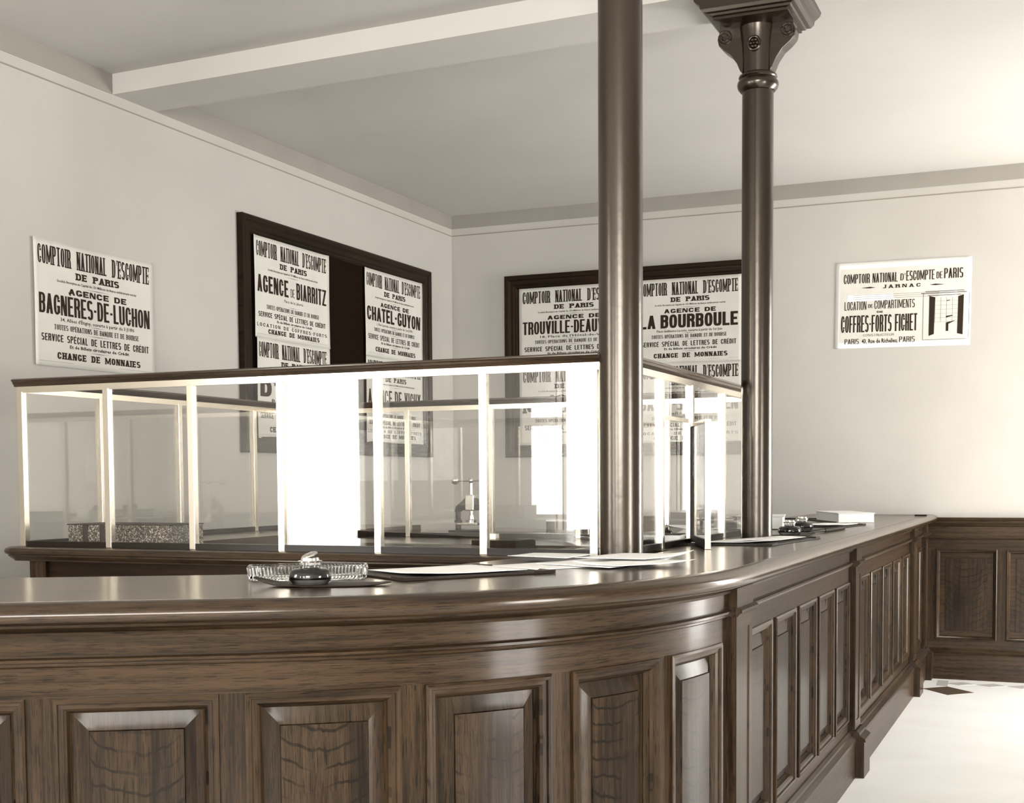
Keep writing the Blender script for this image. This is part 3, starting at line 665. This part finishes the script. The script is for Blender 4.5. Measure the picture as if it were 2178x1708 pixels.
CNEP = "COMPTOIR NATIONAL D'ESCOMPTE"
def std_poster(agency, big, addr, location=False, big2=None, bigslab=False, bx0=.035, bx1=.965):
    P_ = []
    def T(txt, x0, x1, ya, yb, **k): P_.extend(block_text(txt, x0, x1, 1-yb, 1-ya, **k))
    def F(txt, x0, x1, ya, yb, **k): P_.extend(font_text(txt, x0, x1, 1-yb, 1-ya, **k))
    T(CNEP, .035, .965, .045, .195, slab=True, weight=.42, gap=.15, sp=1.35)
    T('DE PARIS', .335, .70, .222, .278, slab=True, weight=.36, sp=.9)
    F('Société Anonyme au Capital de 150 Millions de francs entièrement versés', .18, .85, .298, .320, bold=.02)
    P_.extend(rule(1-.342))
    if big2:      # one big line: AGENCE de BIARRITZ
        T('AGENCE', .04, .44, .375, .545, weight=.42); T('DE', .47, .525, .45, .535, weight=.28); T('BIARRITZ', .55, .965, .375, .545, weight=.42)
        F(addr, .38, .64, .572, .602, bold=.01)
    elif agency is None:
        T(big, bx0, bx1, .38, .555, weight=.40, sp=.5); F(addr, .25, .75, .585, .612)
    else:
        T(agency, .27, .76, .358, .408, weight=.34)
        T(big, bx0, bx1, .425, .585, weight=.40, gap=.12, slab=bigslab, sp=.4)
        F(addr, .20, .82, .602, .632, bold=.015)
    P_.extend(rule(1-.648, .42, .58)); 
    T('TOUTES OPÉRATIONS DE BANQUE ET DE BOURSE', .15, .86, .662, .704, slab=True, weight=.36, gap=.2)
    P_.extend(rule(1-.722))
    if location:
        T('SERVICE SPÉCIAL DE LETTRES DE CRÉDIT', .05, .95, .738, .788, weight=.38, gap=.20, sp=.9)
        F('Et de Billets circulaires de Crédit', .28, .76, .802, .826, bold=.03); P_.extend(rule(1-.84, .43, .60))
        T('LOCATION DE COFFRES-FORTS', .03, .965, .850, .884, slab=True, weight=.28, gap=.5); T('CHANGE DE MONNAIES', .17, .86, .902, .948, slab=True, weight=.38, gap=.22, sp=.9)
    else:
        T('SERVICE SPÉCIAL DE LETTRES DE CRÉDIT', .05, .95, .742, .80, weight=.38, gap=.20, sp=.9)
        F('Et de Billets circulaires de Crédit', .27, .77, .816, .842, bold=.03); P_.extend(rule(1-.862, .43, .60))
        T('CHANGE DE MONNAIES', .17, .87, .882, .936, slab=True, weight=.40, gap=.20, sp=.9)
    P_.extend([rect(.03, .038, .30, .0395), rect(.68, .038, .97, .0395)]); F('Imp. Paris', .12, .22, .022, .022+.0, ) if False else None
    return P_
def make_poster(name, label, polys, org, ux, uz, w, h, wave=.003, mat='poster', seed=0, lift=.0012, curl=0.0, tilt=0.0, group=None, cat='poster', ink='print', face=(0, 0, 0)):
    """org: lower-left corner; ux: unit vector along the width; face: outward unit normal"""
    ux, nz = Vector(ux), Vector(face); up = Vector((0, 0, 1)); o0 = Vector(org); rnd = random.Random(seed); ph = [rnd.uniform(0, 6) for _ in range(4)]
    ca, sa = math.cos(tilt), math.sin(tilt)
    def P3(u, v, off=0):
        d_ = wave*(1.2+math.sin(u*7+ph[0])*.5+math.sin(v*5+u*3+ph[1])*.5)+curl*(max(0, abs(u-.5)-.42)/.08)**2
        a, b = u*w, v*h
        return o0+ux*(a*ca-b*sa)+up*(a*sa+b*ca)+nz*(d_+off+.001)
    q = MB(); nu, nv = 30, 20
    q.grid([[P3(i/nu+(rnd.uniform(-.002, .002) if j in (0, nv) else 0), j/nv) for j in range(nv+1)] for i in range(nu+1)], None, True)
    t_ = thing(name, label, cat, (0, 0, 0), group) if False else q.build(name, M[mat])
    tag(t_, label, cat, group)
    t_.modifiers.new('thick', 'SOLIDIFY').thickness = .0006
    q = MB()
    for p_ in polys:
        q.quad([P3(u, v, lift) for u, v in p_])
    l_ = q.build('lettering', M[ink], t_, merge=False)
    me_ = l_.data; me_.update()
    return t_, P3
G2 = 'bank posters pinned to the walls'
LX = XL+.004; n1 = dict(ux=(0, 1, 0), uz=None, face=(1, 0, 0))
make_poster('poster', 'loose unframed poster for Bagnères-de-Luchon pasted on the left wall', std_poster('AGENCE DE', 'BAGNÈRES-DE-LUCHON', "34, Allées d'Étigny, ouverte à partir du 3 JUIN"),
            (XL+.002, 4.700, 1.897), w=.845, h=.585, curl=.006, seed=1, group=G2, **n1)
BXL = XL+.022
make_poster('poster', 'Biarritz poster in the upper left of the left-wall board', std_poster(None, None, 'Place de la Liberté', True, True), (BXL, 6.430, 2.192), w=.825, h=.590, seed=2, group=G2, curl=.008, **n1)
make_poster('poster', "lower left poster below Biarritz, beginning with a big letter D", std_poster('AGENCE', "D'ORAN", 'Boulevard Seguin', False, None, False, .05, .95), (BXL, 6.435, 1.605), w=.81, h=.592, seed=3, group=G2, curl=.012, **n1)
make_poster('poster', 'Châtel-Guyon poster in the upper right of the left-wall board', std_poster('AGENCE DE', 'CHATEL-GUYON', '1, Rue Lacroix, ouverte à partir du 1er JUIN'), (BXL, 7.715, 2.195), w=.835, h=.587, seed=4, group=G2, curl=.006, **n1)
make_poster('poster', 'Vichy poster below the Châtel-Guyon one, behind the glass screen', std_poster(None, 'AGENCE DE VICHY', 'Rue Cunin-Gridaine', True), (BXL, 7.72, 1.612), w=.83, h=.585, seed=5, group=G2, curl=.006, **n1)
n2 = dict(ux=(1, 0, 0), uz=None, face=(0, -1, 0)); BYB = YB-.022
make_poster('poster', 'Trouville-Deauville poster in the upper left of the back-wall board', std_poster('AGENCE DE', 'TROUVILLE-DEAUVILLE', "18, Place de l'Hôtel-de-Ville"), (-3.85, BYB, 2.190), w=.85, h=.590, seed=6, group=G2, **n2)
make_poster('poster', 'poster with MONT lettering below Trouville-Deauville, seen through glass', std_poster('AGENCE', 'MONT-DORE', 'Rue Meynadier, ouverte à partir du 1er Juin', False, None, True), (-3.85, BYB, 1.605), w=.85, h=.588, seed=7, group=G2, **n2)
make_poster('poster', 'La Bourboule poster between the two columns', std_poster('AGENCE DE', 'LA BOURBOULE', 'Place Guillaume-Lacoste, ouverte à partir du 1er Juin'), (-2.928, BYB, 2.180), w=.775, h=.602, seed=8, group=G2, **n2)
make_poster('poster', 'poster below La Bourboule, seen through glass between the columns', std_poster('AGENCE DE', 'SAINT-SÉBASTIEN', '13, calle de Hernani', True), (-2.93, BYB, 1.600), w=.78, h=.585, seed=9, group=G2, **n2)
# ---- the safe-deposit poster
PL = []
def T(txt, x0, x1, ya, yb, **k): PL.extend(block_text(txt, x0, x1, 1-yb, 1-ya, **k))
def F(txt, x0, x1, ya, yb, **k): PL.extend(font_text(txt, x0, x1, 1-yb, 1-ya, **k))
T('COMPTOIR NATIONAL', .06, .465, .135, .245, weight=.36); T("D'", .485, .522, .155, .235, weight=.3); T('ESCOMPTE', .528, .735, .128, .240, weight=.36)
T('DE', .748, .792, .155, .232, weight=.33); T('PARIS', .803, .94, .120, .235, weight=.36)
T('JARNAC', .355, .635, .275, .315, slab=True, weight=.30, gap=.55)
for sg, xa in ((1, .70), (-1, .30)): PL.append([(xa, 1-.300), (xa+sg*.04, 1-.308), (xa+sg*.11, 1-.300), (xa+sg*.04, 1-.290)])
for r_ in range(3): PL.append(rect(.13, 1-(.385+.022*r_), .88, 1-(.3825+.022*r_)))
T('LOCATION', .07, .235, .455, .555, weight=.30); T('DE', .248, .285, .492, .535, weight=.3); T('COMPARTIMENTS', .295, .595, .452, .550, weight=.30)
T('DE', .315, .36, .574, .596, weight=.26); T('COFFRES-FORTS FICHET', .045, .615, .618, .815, slab=False, weight=.42, gap=.13)
T('CONSTRUCTEUR', .215, .445, .838, .866, weight=.18, gap=.35)
T('PARIS,', .075, .195, .890, .950, weight=.28); F('43, Rue de Richelieu,', .205, .475, .892, .945, bold=.025); T('PARIS', .485, .60, .880, .945, weight=.28)
# vault picture: frame, two open doors, compartment grid
for a in ((.655, .07, .658, .60), (.985, .08, .988, .60), (.655, .07, .985, .074), (.64, .60, .97, .607), (.67, .62, .95, .626), (.69, .575, .93, .58)): PL.append(rect(*a))
PL.append([(.700, .115), (.738, .135), (.742, .555), (.700, .572)]); PL.append([(.905, .135), (.945, .12), (.948, .575), (.908, .555)])
PL.append([(.823, .165), (.842, .165), (.842, .245), (.893, .285), (.823, .262)]); PL.append([(.823, .318), (.872, .336), (.872, .345), (.823, .338)]); PL.append([(.827, .505), (.85, .512), (.848, .518), (.827, .516)])
for k in range(5): PL.append(rect(.742+.0415*k, .27, .7435+.0415*k, .555))
for k in range(7): PL.append(rect(.742, .27+.048*k, .905, .2715+.048*k))
jp, P3 = make_poster('poster', 'pale bordered poster for safe-deposit boxes at Jarnac on the right', PL, (-1.512, YB-.002, 2.232), w=.880, h=.578, seed=10, mat='border', group=None, wave=.0008, tilt=-.012, lift=.0022, **n2)
q = MB(); nu = 12
q.grid([[P3(.035+.925*i/nu, .065+.86*j/nu, .0012) for j in range(nu+1)] for i in range(nu+1)], None, True); q.build('tinted_ground', M['card'], jp)
q = MB(); q.quad([P3(*uv, .0017) for uv in ((.09, .545), (.90, .555), (.90, .632), (.09, .622))]); q.build('pale_strip', M['border'], jp)

# ------------------------------------------------------------------ framed notice boards
def board(name, label, axis, a0, a1, z0, z1, c, fwd):
    """axis 'y' board on left wall, 'x' on back wall"""
    t_ = thing(name, label, 'notice board')
    ln = Line((c, a0), (0, 1), (1, 0)) if axis == 'y' else Line((a0, c), (1, 0), (0, -1))
    L_ = a1-a0; q = MB(); block(q, ln, .06, L_-.06, z0+.06, z1-.06, .016, .001); q.build('backing', M['felt'], t_)
    W_ = .105
    prof = [(0, .001), (0, .040), (.010, .046), (.030, .046), (.040, .038), (.050, .036), (.072, .036), (.080, .030), (.090, .030), (W_, .020), (W_, .001)]
    for side in range(4):
        q = MB()
        for k in range(len(prof)-1):
            (i0, o0_), (i1, o1_) = prof[k], prof[k+1]
            def cr(ins, o_):
                a, b, cz, dz = ins, L_-ins, z0+ins, z1-ins
                return [(a, cz), (b, cz), (b, dz), (a, dz)][side], [(b, cz), (b, dz), (a, dz), (a, cz)][side]
            A, B = cr(i0, o0_), cr(i1, o1_)
            q.quad([pt(ln, A[0][0], o0_, A[0][1]), pt(ln, A[1][0], o0_, A[1][1]), pt(ln, B[1][0], o1_, B[1][1]), pt(ln, B[0][0], o1_, B[0][1])],
                   [(i0, (A[0][0]+A[0][1])), (i0, A[1][0]+A[1][1]), (i1, B[1][0]+B[1][1]), (i1, B[0][0]+B[0][1])])
        q.build('frame_rail' if side in (0, 2) else 'frame_stile', M['oakdk'], t_)
    return t_
board('notice_board', 'dark oak framed notice board holding four posters on the left wall', 'y', 6.31, 8.69, 1.52, 2.885, XL, 1)
board('notice_board', 'dark oak framed notice board on the back wall behind the columns', 'x', -3.965, -2.04, 1.52, 2.88, YB, 1)

# ------------------------------------------------------------------ things on the counter
def loc(x, y, z=ZT): return (x, y, z)
def sheet_obj(name, pts, z, mat, parent=None, bend=.0, n=10, th=.0008, seed=0, curls=None):
    """quad sheet from 4 corners (plan), gently bent"""
    rnd = random.Random(seed); a, b, c, d_ = [Vector((*p_, 0)) for p_ in pts]; rows = []
    for i in range(n+1):
        u = i/n; row = []
        for j in range(n+1):
            v = j/n; p_ = (a*(1-u)+b*u)*(1-v)+(d_*(1-u)+c*u)*v
            zz = z+bend*(math.sin(u*PI)*.6+.4)*(.5+.5*math.sin(v*4+seed))
            if curls:
                for (cu_, cv_, hh, rad) in curls:
                    dd = math.hypot(u-cu_, v-cv_); zz += hh*max(0, 1-dd/rad)**2
            row.append((p_.x, p_.y, zz))
        rows.append(row)
    q = MB(); q.grid(rows, None, True); o_ = q.build(name, mat, parent); o_.modifiers.new('thick', 'SOLIDIFY').thickness = th; o_.modifiers['thick'].offset = 1
    return o_
# writing folder with papers (nearest)
def folio(label, pts, z, pap, seed, papers):
    t_ = thing('blotter_pad', label, 'blotter'); q = MB()
    P_ = [Vector((*p_, 0)) for p_ in pts]; c_ = sum(P_, Vector())/4
    for dz, sc in ((0, 1.0),): pass
    th = .005
    top = [(p_.x, p_.y, z+th) for p_ in P_]; bot = [(p_.x, p_.y, z+.0003) for p_ in P_]
    q.quad(top); q.quad(bot[::-1])
    for i in range(4): j = (i+1) % 4; q.quad([bot[i], bot[j], top[j], top[i]])
    q.build('pad', M['leather'], t_, bevel=.0015)
    for k in range(4):     # leather corner pockets
        a, b, d_ = P_[k], P_[(k+1) % 4], P_[(k-1) % 4]; e1 = a+(b-a).normalized()*.07; e2 = a+(d_-a).normalized()*.07
        q = MB(); tri = [a, e1, e2]; q.quad([(v.x, v.y, z+th+.0035) for v in tri]); q.quad([(v.x, v.y, z+th+.0005) for v in tri])
        for i in range(3): u_, v_ = tri[i], tri[(i+1) % 3]; q.quad([(u_.x, u_.y, z+th+.0005), (v_.x, v_.y, z+th+.0005), (v_.x, v_.y, z+th+.0035), (u_.x, u_.y, z+th+.0035)])
        q.build('corner_pocket', M['leather'], t_)
    for i, (lb, pp) in enumerate(papers):
        o_ = sheet_obj('paper_sheet', pp, z+th+.0045+.002*i, M['paper'], None, .0015, seed=seed+i, curls=[(1, 0, .006, .5)]); tag(o_, lb, 'paper')
folio('dark leather blotter pad with a white sheet, right of the nearest inkwell', [(-1.826, 3.067), (-1.532, 2.872), (-1.278, 3.26), (-1.59, 3.44)], ZT, None, 3,
      [('white sheet on the leather blotter pad nearest the camera', [(-1.760, 3.090), (-1.535, 2.945), (-1.345, 3.225), (-1.580, 3.370)])])
folio('dark blotter pad with white papers beside the farther column', [(-1.33, 4.76), (-1.02, 4.80), (-.955, 5.44), (-1.055, 5.46)], ZT, None, 5,
      [('lower white sheet on the blotter by the farther column', [(-1.33, 4.80), (-1.07, 4.86), (-1.00, 5.36), (-1.12, 5.42)]), ('top white sheet on the blotter by the farther column', [(-1.31, 4.74), (-1.13, 4.88), (-1.03, 5.30), (-1.13, 5.34)])])
lid = 'loose white sheet in the pile at the foot of the nearer column'
labs = ['undermost white sheet of the loose pile at the nearer column', 'second white sheet of the loose pile at the nearer column', 'curled white sheet lying nearest the counter edge in the pile', 'white sheet reaching left under the glass screen in the pile', 'topmost white sheet with lifted corner beside the nearer column']
PT = [([(-1.58, 3.45), (-1.36, 3.34), (-1.20, 3.62), (-1.42, 3.76)], None), ([(-1.44, 3.52), (-1.18, 3.42), (-1.10, 3.78), (-1.38, 3.80)], [(1, 1, .010, .5)]),
      ([(-1.30, 3.44), (-1.15, 3.44), (-1.00, 3.66), (-1.20, 3.78)], [(0, 0, .012, .6), (1, 1, .008, .5)]), ([(-1.62, 3.72), (-1.40, 3.66), (-1.38, 3.88), (-1.60, 3.89)], None),
      ([(-1.36, 3.62), (-1.14, 3.60), (-1.06, 3.86), (-1.30, 3.88)], [(1, 1, .014, .5)])]
for k, (pp, cu_) in enumerate(PT):
    tag(sheet_obj('paper_sheet', pp, ZT+.001+.0045*k, M['paper'], None, .0015, seed=4, curls=cu_), labs[k], 'paper', 'loose papers by the nearer column')

def inkwell(label, x, y, r=.050, lid_open=True, group='glass inkwells along the counter', flat=False, z=ZT):
    t_ = thing('inkwell', label, 'inkwell', (x, y, z), group)
    q = MB(); q.lathe([(.0001, .002), (r*.80, .002), (r*.86, .006), (r*.98, .012), (r, .020), (r*.99, .026), (r*.93, .034), (r*.8, .039), (r*.5, .041), (r*.46, .046), (r*.50, .052), (r*.50, .056), (r*.42, .056), (r*.40, .042), (r*.3, .039), (.0001, .0385)], 0, 0, 40); fix_smooth(q.build('glass_body', M['crystal'], t_), 50)
    q = MB(); q.lathe([(.0001, .0155), (r*.86, .0155), (r*.93, .019), (r*.94, .025), (r*.88, .032), (r*.76, .0365), (r*.3, .0375), (.0001, .0378)], 0, 0, 36); q.build('ink', M['ink'], t_)
    q = MB(); q.lathe([(r*.44, .056), (r*.56, .056), (r*.57, .059), (r*.44, .060), (r*.42, .066), (r*.36, .066), (r*.34, .056)], 0, 0, 28); q.build('metal_collar', M['steel'], t_)
    if lid_open:
        q = MB(); q.lathe([(.0001, 0), (r*.40, .0), (r*.42, .002), (r*.36, .005), (.0001, .0065)], 0, 0, 24)
        o_ = q.build('lid', M['steel'], t_); o_.location = (-.004, .006, .070); o_.rotation_euler = (.32, -.2, 0)
    return t_
inkwell('squat glass inkwell full of dark ink in front of the ribbed tray', -1.700, 2.705, .051)
inkwell('squat glass inkwell on leather mat, nearer of the far pair', -1.135, 5.70, .050, False)
inkwell('glass inkwell behind the nearer one of the far pair', -1.18, 6.22, .052, False)
inkwell('inkwell seen through the right side of the glass screen', -1.56, 5.22, .035, False)
# ribbed glass tray
tr = thing('glass_tray', 'long ribbed cut-glass pen tray behind the nearest inkwell', 'tray', (-1.80, 2.855, ZT+.0005), rz=math.radians(31))
q = MB(); Lh, Wh = .150, .042
nr = 34; out = []
def rectpts(L_, W_, rib):
    pts_ = []
    for (x0, y0, x1, y1, n_) in ((-L_, -W_, L_, -W_, nr), (L_, -W_, L_, W_, 8), (L_, W_, -L_, W_, nr), (-L_, W_, -L_, -W_, 8)):
        for k in range(n_*2):
            u = k/(n_*2); b_ = rib if k % 2 else 0
            nx, ny = (0, -1) if y0 == y1 < 0 else (0, 1) if y0 == y1 else (1, 0) if x0 > 0 else (-1, 0)
            pts_.append((x0+(x1-x0)*u+nx*b_, y0+(y1-y0)*u+ny*b_))
    return pts_
prof = [(.90, .0, .0), (.94, .002, .0), (.97, .006, .0022), (1.0, .034, .0022), (1.0, .038, 0), (.955, .038, 0), (.93, .012, 0), (.5, .009, 0)]
rows = [[(x, y, z) for x, y in rectpts(Lh*a if i < 7 else Lh*.5, Wh*(a-.0 if i < 5 else a-.08), rib)] for i, (a, z, rib) in enumerate(prof)]
q.grid(rows, None, False, True); q.quad(rows[0][::-1]); q.quad(rows[-1]); q.build('ribbed_dish', M['crystal'], tr)
# leather mats under the inkwells (pen wipers)
def mat_obj(label, x, y, L_, W_, rz, lift0, lift1, group='leather mats under the inkwells'):
    q = MB(); rows = []; n_ = 24
    for i in range(n_+1):
        u = -1+2*i/n_; hw = W_*math.sqrt(max(0, 1-abs(u)**2.6)); 
        zl = lift0*max(0, -u-.55)**1.5*3+lift1*max(0, u-.6)**1.5*3+.0012
        rows.append([(u*L_, hw*v, zl+.004*max(0, abs(v)-.6)*(1 if u < -.3 else .3)) for v in (-1, -.8, -.5, 0, .5, .8, 1)])
    q.grid(rows, None, True); o_ = q.build('leather_mat', M['leather']); o_.modifiers.new('thick', 'SOLIDIFY').thickness = .0025; o_.modifiers['thick'].offset = 1
    o_.location = (x, y, ZT+.002); o_.rotation_euler = (0, 0, rz); return tag(o_, label, 'desk mat', group)
mat_obj('dark leather mat with curled left end under the nearest inkwell', -1.665, 2.705, .165, .062, math.radians(24), .020, .006)
mat_obj('dark leather mat under the nearer inkwell of the far pair', -1.155, 5.64, .20, .055, math.radians(58), .012, .010)
mat_obj('dark leather mat under the farthest inkwell', -1.15, 6.24, .19, .05, math.radians(60), .008, .012)
bl = thing('pen', 'dark rod-shaped pen rest lying alone on the far counter', 'pen', (0, 0, 0))
q = MB(); q.tube([(-1.045, 6.06, ZT+.008), (-1.015, 6.42, ZT+.008)], .0075, 8); q.build('barrel', M['leather'], bl)
q = MB(); q.tube([(-1.09, 5.92, ZT+.005), (-1.046, 6.055, ZT+.008)], [.002, .006], 8); q.build('nib', M['black'], bl)
pn = thing('penholder', 'thin long penholder near the wall end of the counter', 'pen', (0, 0, 0))
q = MB(); q.tube([(-1.20, 8.78, ZT+.005), (-.93, 8.72, ZT+.005)], .0022, 6); q.build('stem', M['greyp'], pn)
q = MB(); q.tube([(-.93, 8.72, ZT+.006), (-.855, 8.70, ZT+.006)], .005, 8); q.build('grip', M['leather'], pn)
tag(bx((-1.62, 7.95, ZT+.0005), (-1.40, 7.965, ZT+.008), 'ruler', M['leather']), 'dark ruler lying behind the white register on the far counter', 'ruler')
# blotter beyond and white register box
folio('small blotter pad with a sheet beside the farthest inkwell', [(-1.33, 6.75), (-1.06, 6.55), (-1.00, 7.05), (-1.25, 7.15)], ZT, None, 8, [('white sheet on the small blotter pad near the white register', [(-1.31, 6.76), (-1.08, 6.62), (-1.03, 6.98), (-1.22, 7.08)])])
rg = thing('register', 'thick white register standing on the far end of the counter', 'book', (-1.17, 7.56, ZT+.0005), rz=math.radians(-66))
bx((-.34, -.10, 0), (.16, .10, .050), 'page_block', M['paper'], rg, bevel=.003); bx((-.345, -.105, .0505), (.165, .105, .054), 'cover', M['border'], rg); bx((-.36, -.16, 0), (.14, -.105, .004), 'loose_board', M['leather'], rg)
wr = thing('ledger', 'white ledger lying right behind the farther column', 'book', (-1.43, 6.52, ZT+.0005), rz=math.radians(-80))
bx((-.20, -.12, .003), (.20, .10, .060), 'page_block', M['paper'], wr, bevel=.002); bx((-.205, -.125, .0605), (.205, .105, .064), 'cover', M['border'], wr)
bx((-1.285, 5.62, ZT), (-1.262, 5.64, ZT+.15), 'upright_card', M['paper']); o = bpy.data.objects['upright_card']; tag(o, 'narrow white upright card against the farther column', 'card')

# ------------------------------------------------------------------ things inside the enclosure
lb = thing('ledger_box', 'dark marbled ledger box inside the left corner of the glass screen', 'box', (0, 0, 0))
bx((-3.72, 4.12, ZT), (-3.22, 4.33, ZT+.082), 'box_body', M['marbled'], lb, bevel=.002)
for x in (-3.645, -3.56): bx((x, 4.117, ZT), (x+.025, 4.12, ZT+.083), 'strap', M['leather'], lb)
bx((-3.723, 4.116, ZT+.0825), (-3.217, 4.333, ZT+.086), 'lid_edge', M['leather'], lb)
# copying press
cp = thing('copying_press', 'small iron copying press with ball handle behind the glass', 'press', (-2.98, 6.36, 1.061))
I_ = M['black']
bx((-.095, -.09, 0), (.095, .09, .022), 'bed_plate', I_, cp, bevel=.003)
bx((-.062, -.062, .050), (.062, .062, .062), 'platen', M['steel'], cp, bevel=.004)
q = MB(); q.lathe([(.03, .062), (.03, .075), (.016, .080), (.014, .10)], 0, 0, 20); q.build('platen_boss', M['steel'], cp)
for sx in (-1, 1):
    q = MB(); q.lathe([(.0155, .022), (.0155, .060), (.021, .064), (.021, .072), (.014, .078), (.015, .12)], sx*.078, 0, 16); q.build('pillar', I_, cp)
q = MB(); arch = [(-.093, .12), (-.086, .148), (-.030, .195), (.030, .195), (.086, .148), (.093, .12), (.062, .12), (.055, .128), (-.055, .128), (-.062, .12)]
for y in (-.014, .014): q.quad([(x, y, z) for x, z in arch])
for i in range(len(arch)): a, b = arch[i], arch[(i+1) % len(arch)]; q.quad([(a[0], -.014, a[1]), (a[0], .014, a[1]), (b[0], .014, b[1]), (b[0], -.014, b[1])])
q.build('arch', I_, cp, bevel=.003)
bx((-.026, -.024, .125), (.026, .024, .212), 'nut_block', M['steel'], cp, bevel=.006)
q = MB(); q.lathe([(.008+(.0012 if k % 2 else 0), .09+.004*k) for k in range(48)], 0, 0, 16); q.build('screw', M['steel'], cp)
q = MB(); q.tube([(-.09, 0, .288), (.09, 0, .288)], .006, 10); hb = q.build('handle_bar', M['steel'], cp)
for sx in (-1, 1): q = MB(); q.sphere((sx*.095, 0, .288), .022, 18); q.build('ball', M['brass'], hb)
q = MB(); q.sphere((0, 0, .288), .014, 12, 1.3); q.build('hub', M['steel'], cp)
# stamp rack and stamps
rk = thing('stamp_rack', 'low wooden rack beside the stamps behind the glass', 'rack', (-2.42, 6.42, 1.061))
bx((-.13, -.05, .070), (.075, .05, .078), 'shelf', M['paper'], rk); bx((-.13, -.05, 0), (-.122, .05, .0695), 'end_panel', M['oak'], rk); bx((.067, -.05, 0), (.075, .05, .0695), 'end_panel', M['oak'], rk)
ST = [(-2.345, 6.46, .155), (-2.30, 6.44, .150), (-2.19, 6.40, .150), (-2.155, 6.44, .155), (-2.12, 6.38, .148)]
sl = ['leftmost dark knobbed stamp of the row behind the glass', 'second knobbed stamp from the left behind the glass', 'middle knobbed stamp of the row behind the glass', 'fourth knobbed stamp, half hidden behind its neighbour', 'rightmost knobbed stamp beside the nearer column']
for (x, y, h), lb_ in zip(ST, sl):
    t_ = thing('rubber_stamp', lb_, 'stamp', (x, y, 1.061), 'knobbed stamps on the rear ledge')
    q = MB(); q.lathe([(.0001, 0), (.020, 0), (.020, .07), (.008, .08), (.007, h-.035), (.009, h-.03)], 0, 0, 16); q.build('shank', M['steel'], t_)
    q = MB(); q.sphere((0, 0, h-.014), .021, 18, .8); q.build('knob', I_, t_)
# wooden till box near the front corner inside
tb = thing('till_box', 'dark wooden till box with small brass fitting inside the screen', 'box', (-1.86, 4.24, ZT+.0005))
bx((-.085, -.09, 0), (.085, .09, .040), 'body', M['oakdk'], tb, bevel=.002)
bx((-.050, -.03, .0405), (-.018, .0, .060), 'brass_fitting', M['brass'], tb)
# papers and books on the right-hand inner ledge
wavy = sheet_obj('paper_sheet', [(-1.64, 4.60), (-1.42, 4.60), (-1.42, 4.95), (-1.64, 4.98)], ZT+.002, M['paper'], None, .02, seed=21, curls=[(0, 1, .05, .7), (1, 0, .03, .5)])
tag(wavy, 'wavy white paper inside the right glass side, nearer the column', 'paper')
o = sheet_obj('paper_sheet', [(-1.66, 5.5), (-1.42, 5.45), (-1.40, 5.85), (-1.64, 5.9)], ZT+.002, M['paper'], None, .01, seed=23, curls=[(0, 1, .03, .7)]); tag(o, 'curled white paper inside the screen near the farther column', 'paper')
o = sheet_obj('paper_sheet', [(-1.62, 5.32), (-1.40, 5.34), (-1.40, 5.62), (-1.60, 5.60)], ZT+.028, M['border'], None, .02, seed=25, curls=[(0, 0, .03, .9)]); tag(o, 'arched white pamphlet above the papers inside the screen', 'pamphlet')
bk = thing('account_book', 'white account book with dark spine inside the right glass side', 'book', (-1.55, 5.06, ZT+.0005), rz=.1)
bx((-.09, -.06, .002), (.11, .06, .026), 'pages', M['paper'], bk, bevel=.001); bx((-.095, -.063, .0265), (.112, .063, .030), 'cover', M['leather'], bk)
bd = thing('desk_fitting', 'small dark metal fitting just right of the nearer column', 'fitting', (-1.50, 4.30, ZT))
q = MB(); q.lathe([(.0001, 0), (.045, 0), (.045, .006), (.012, .016), (.008, .05), (.02, .062), (.035, .066), (.030, .075), (.0001, .078)], 0, 0, 24); q.build('stand', M['black'], bd)
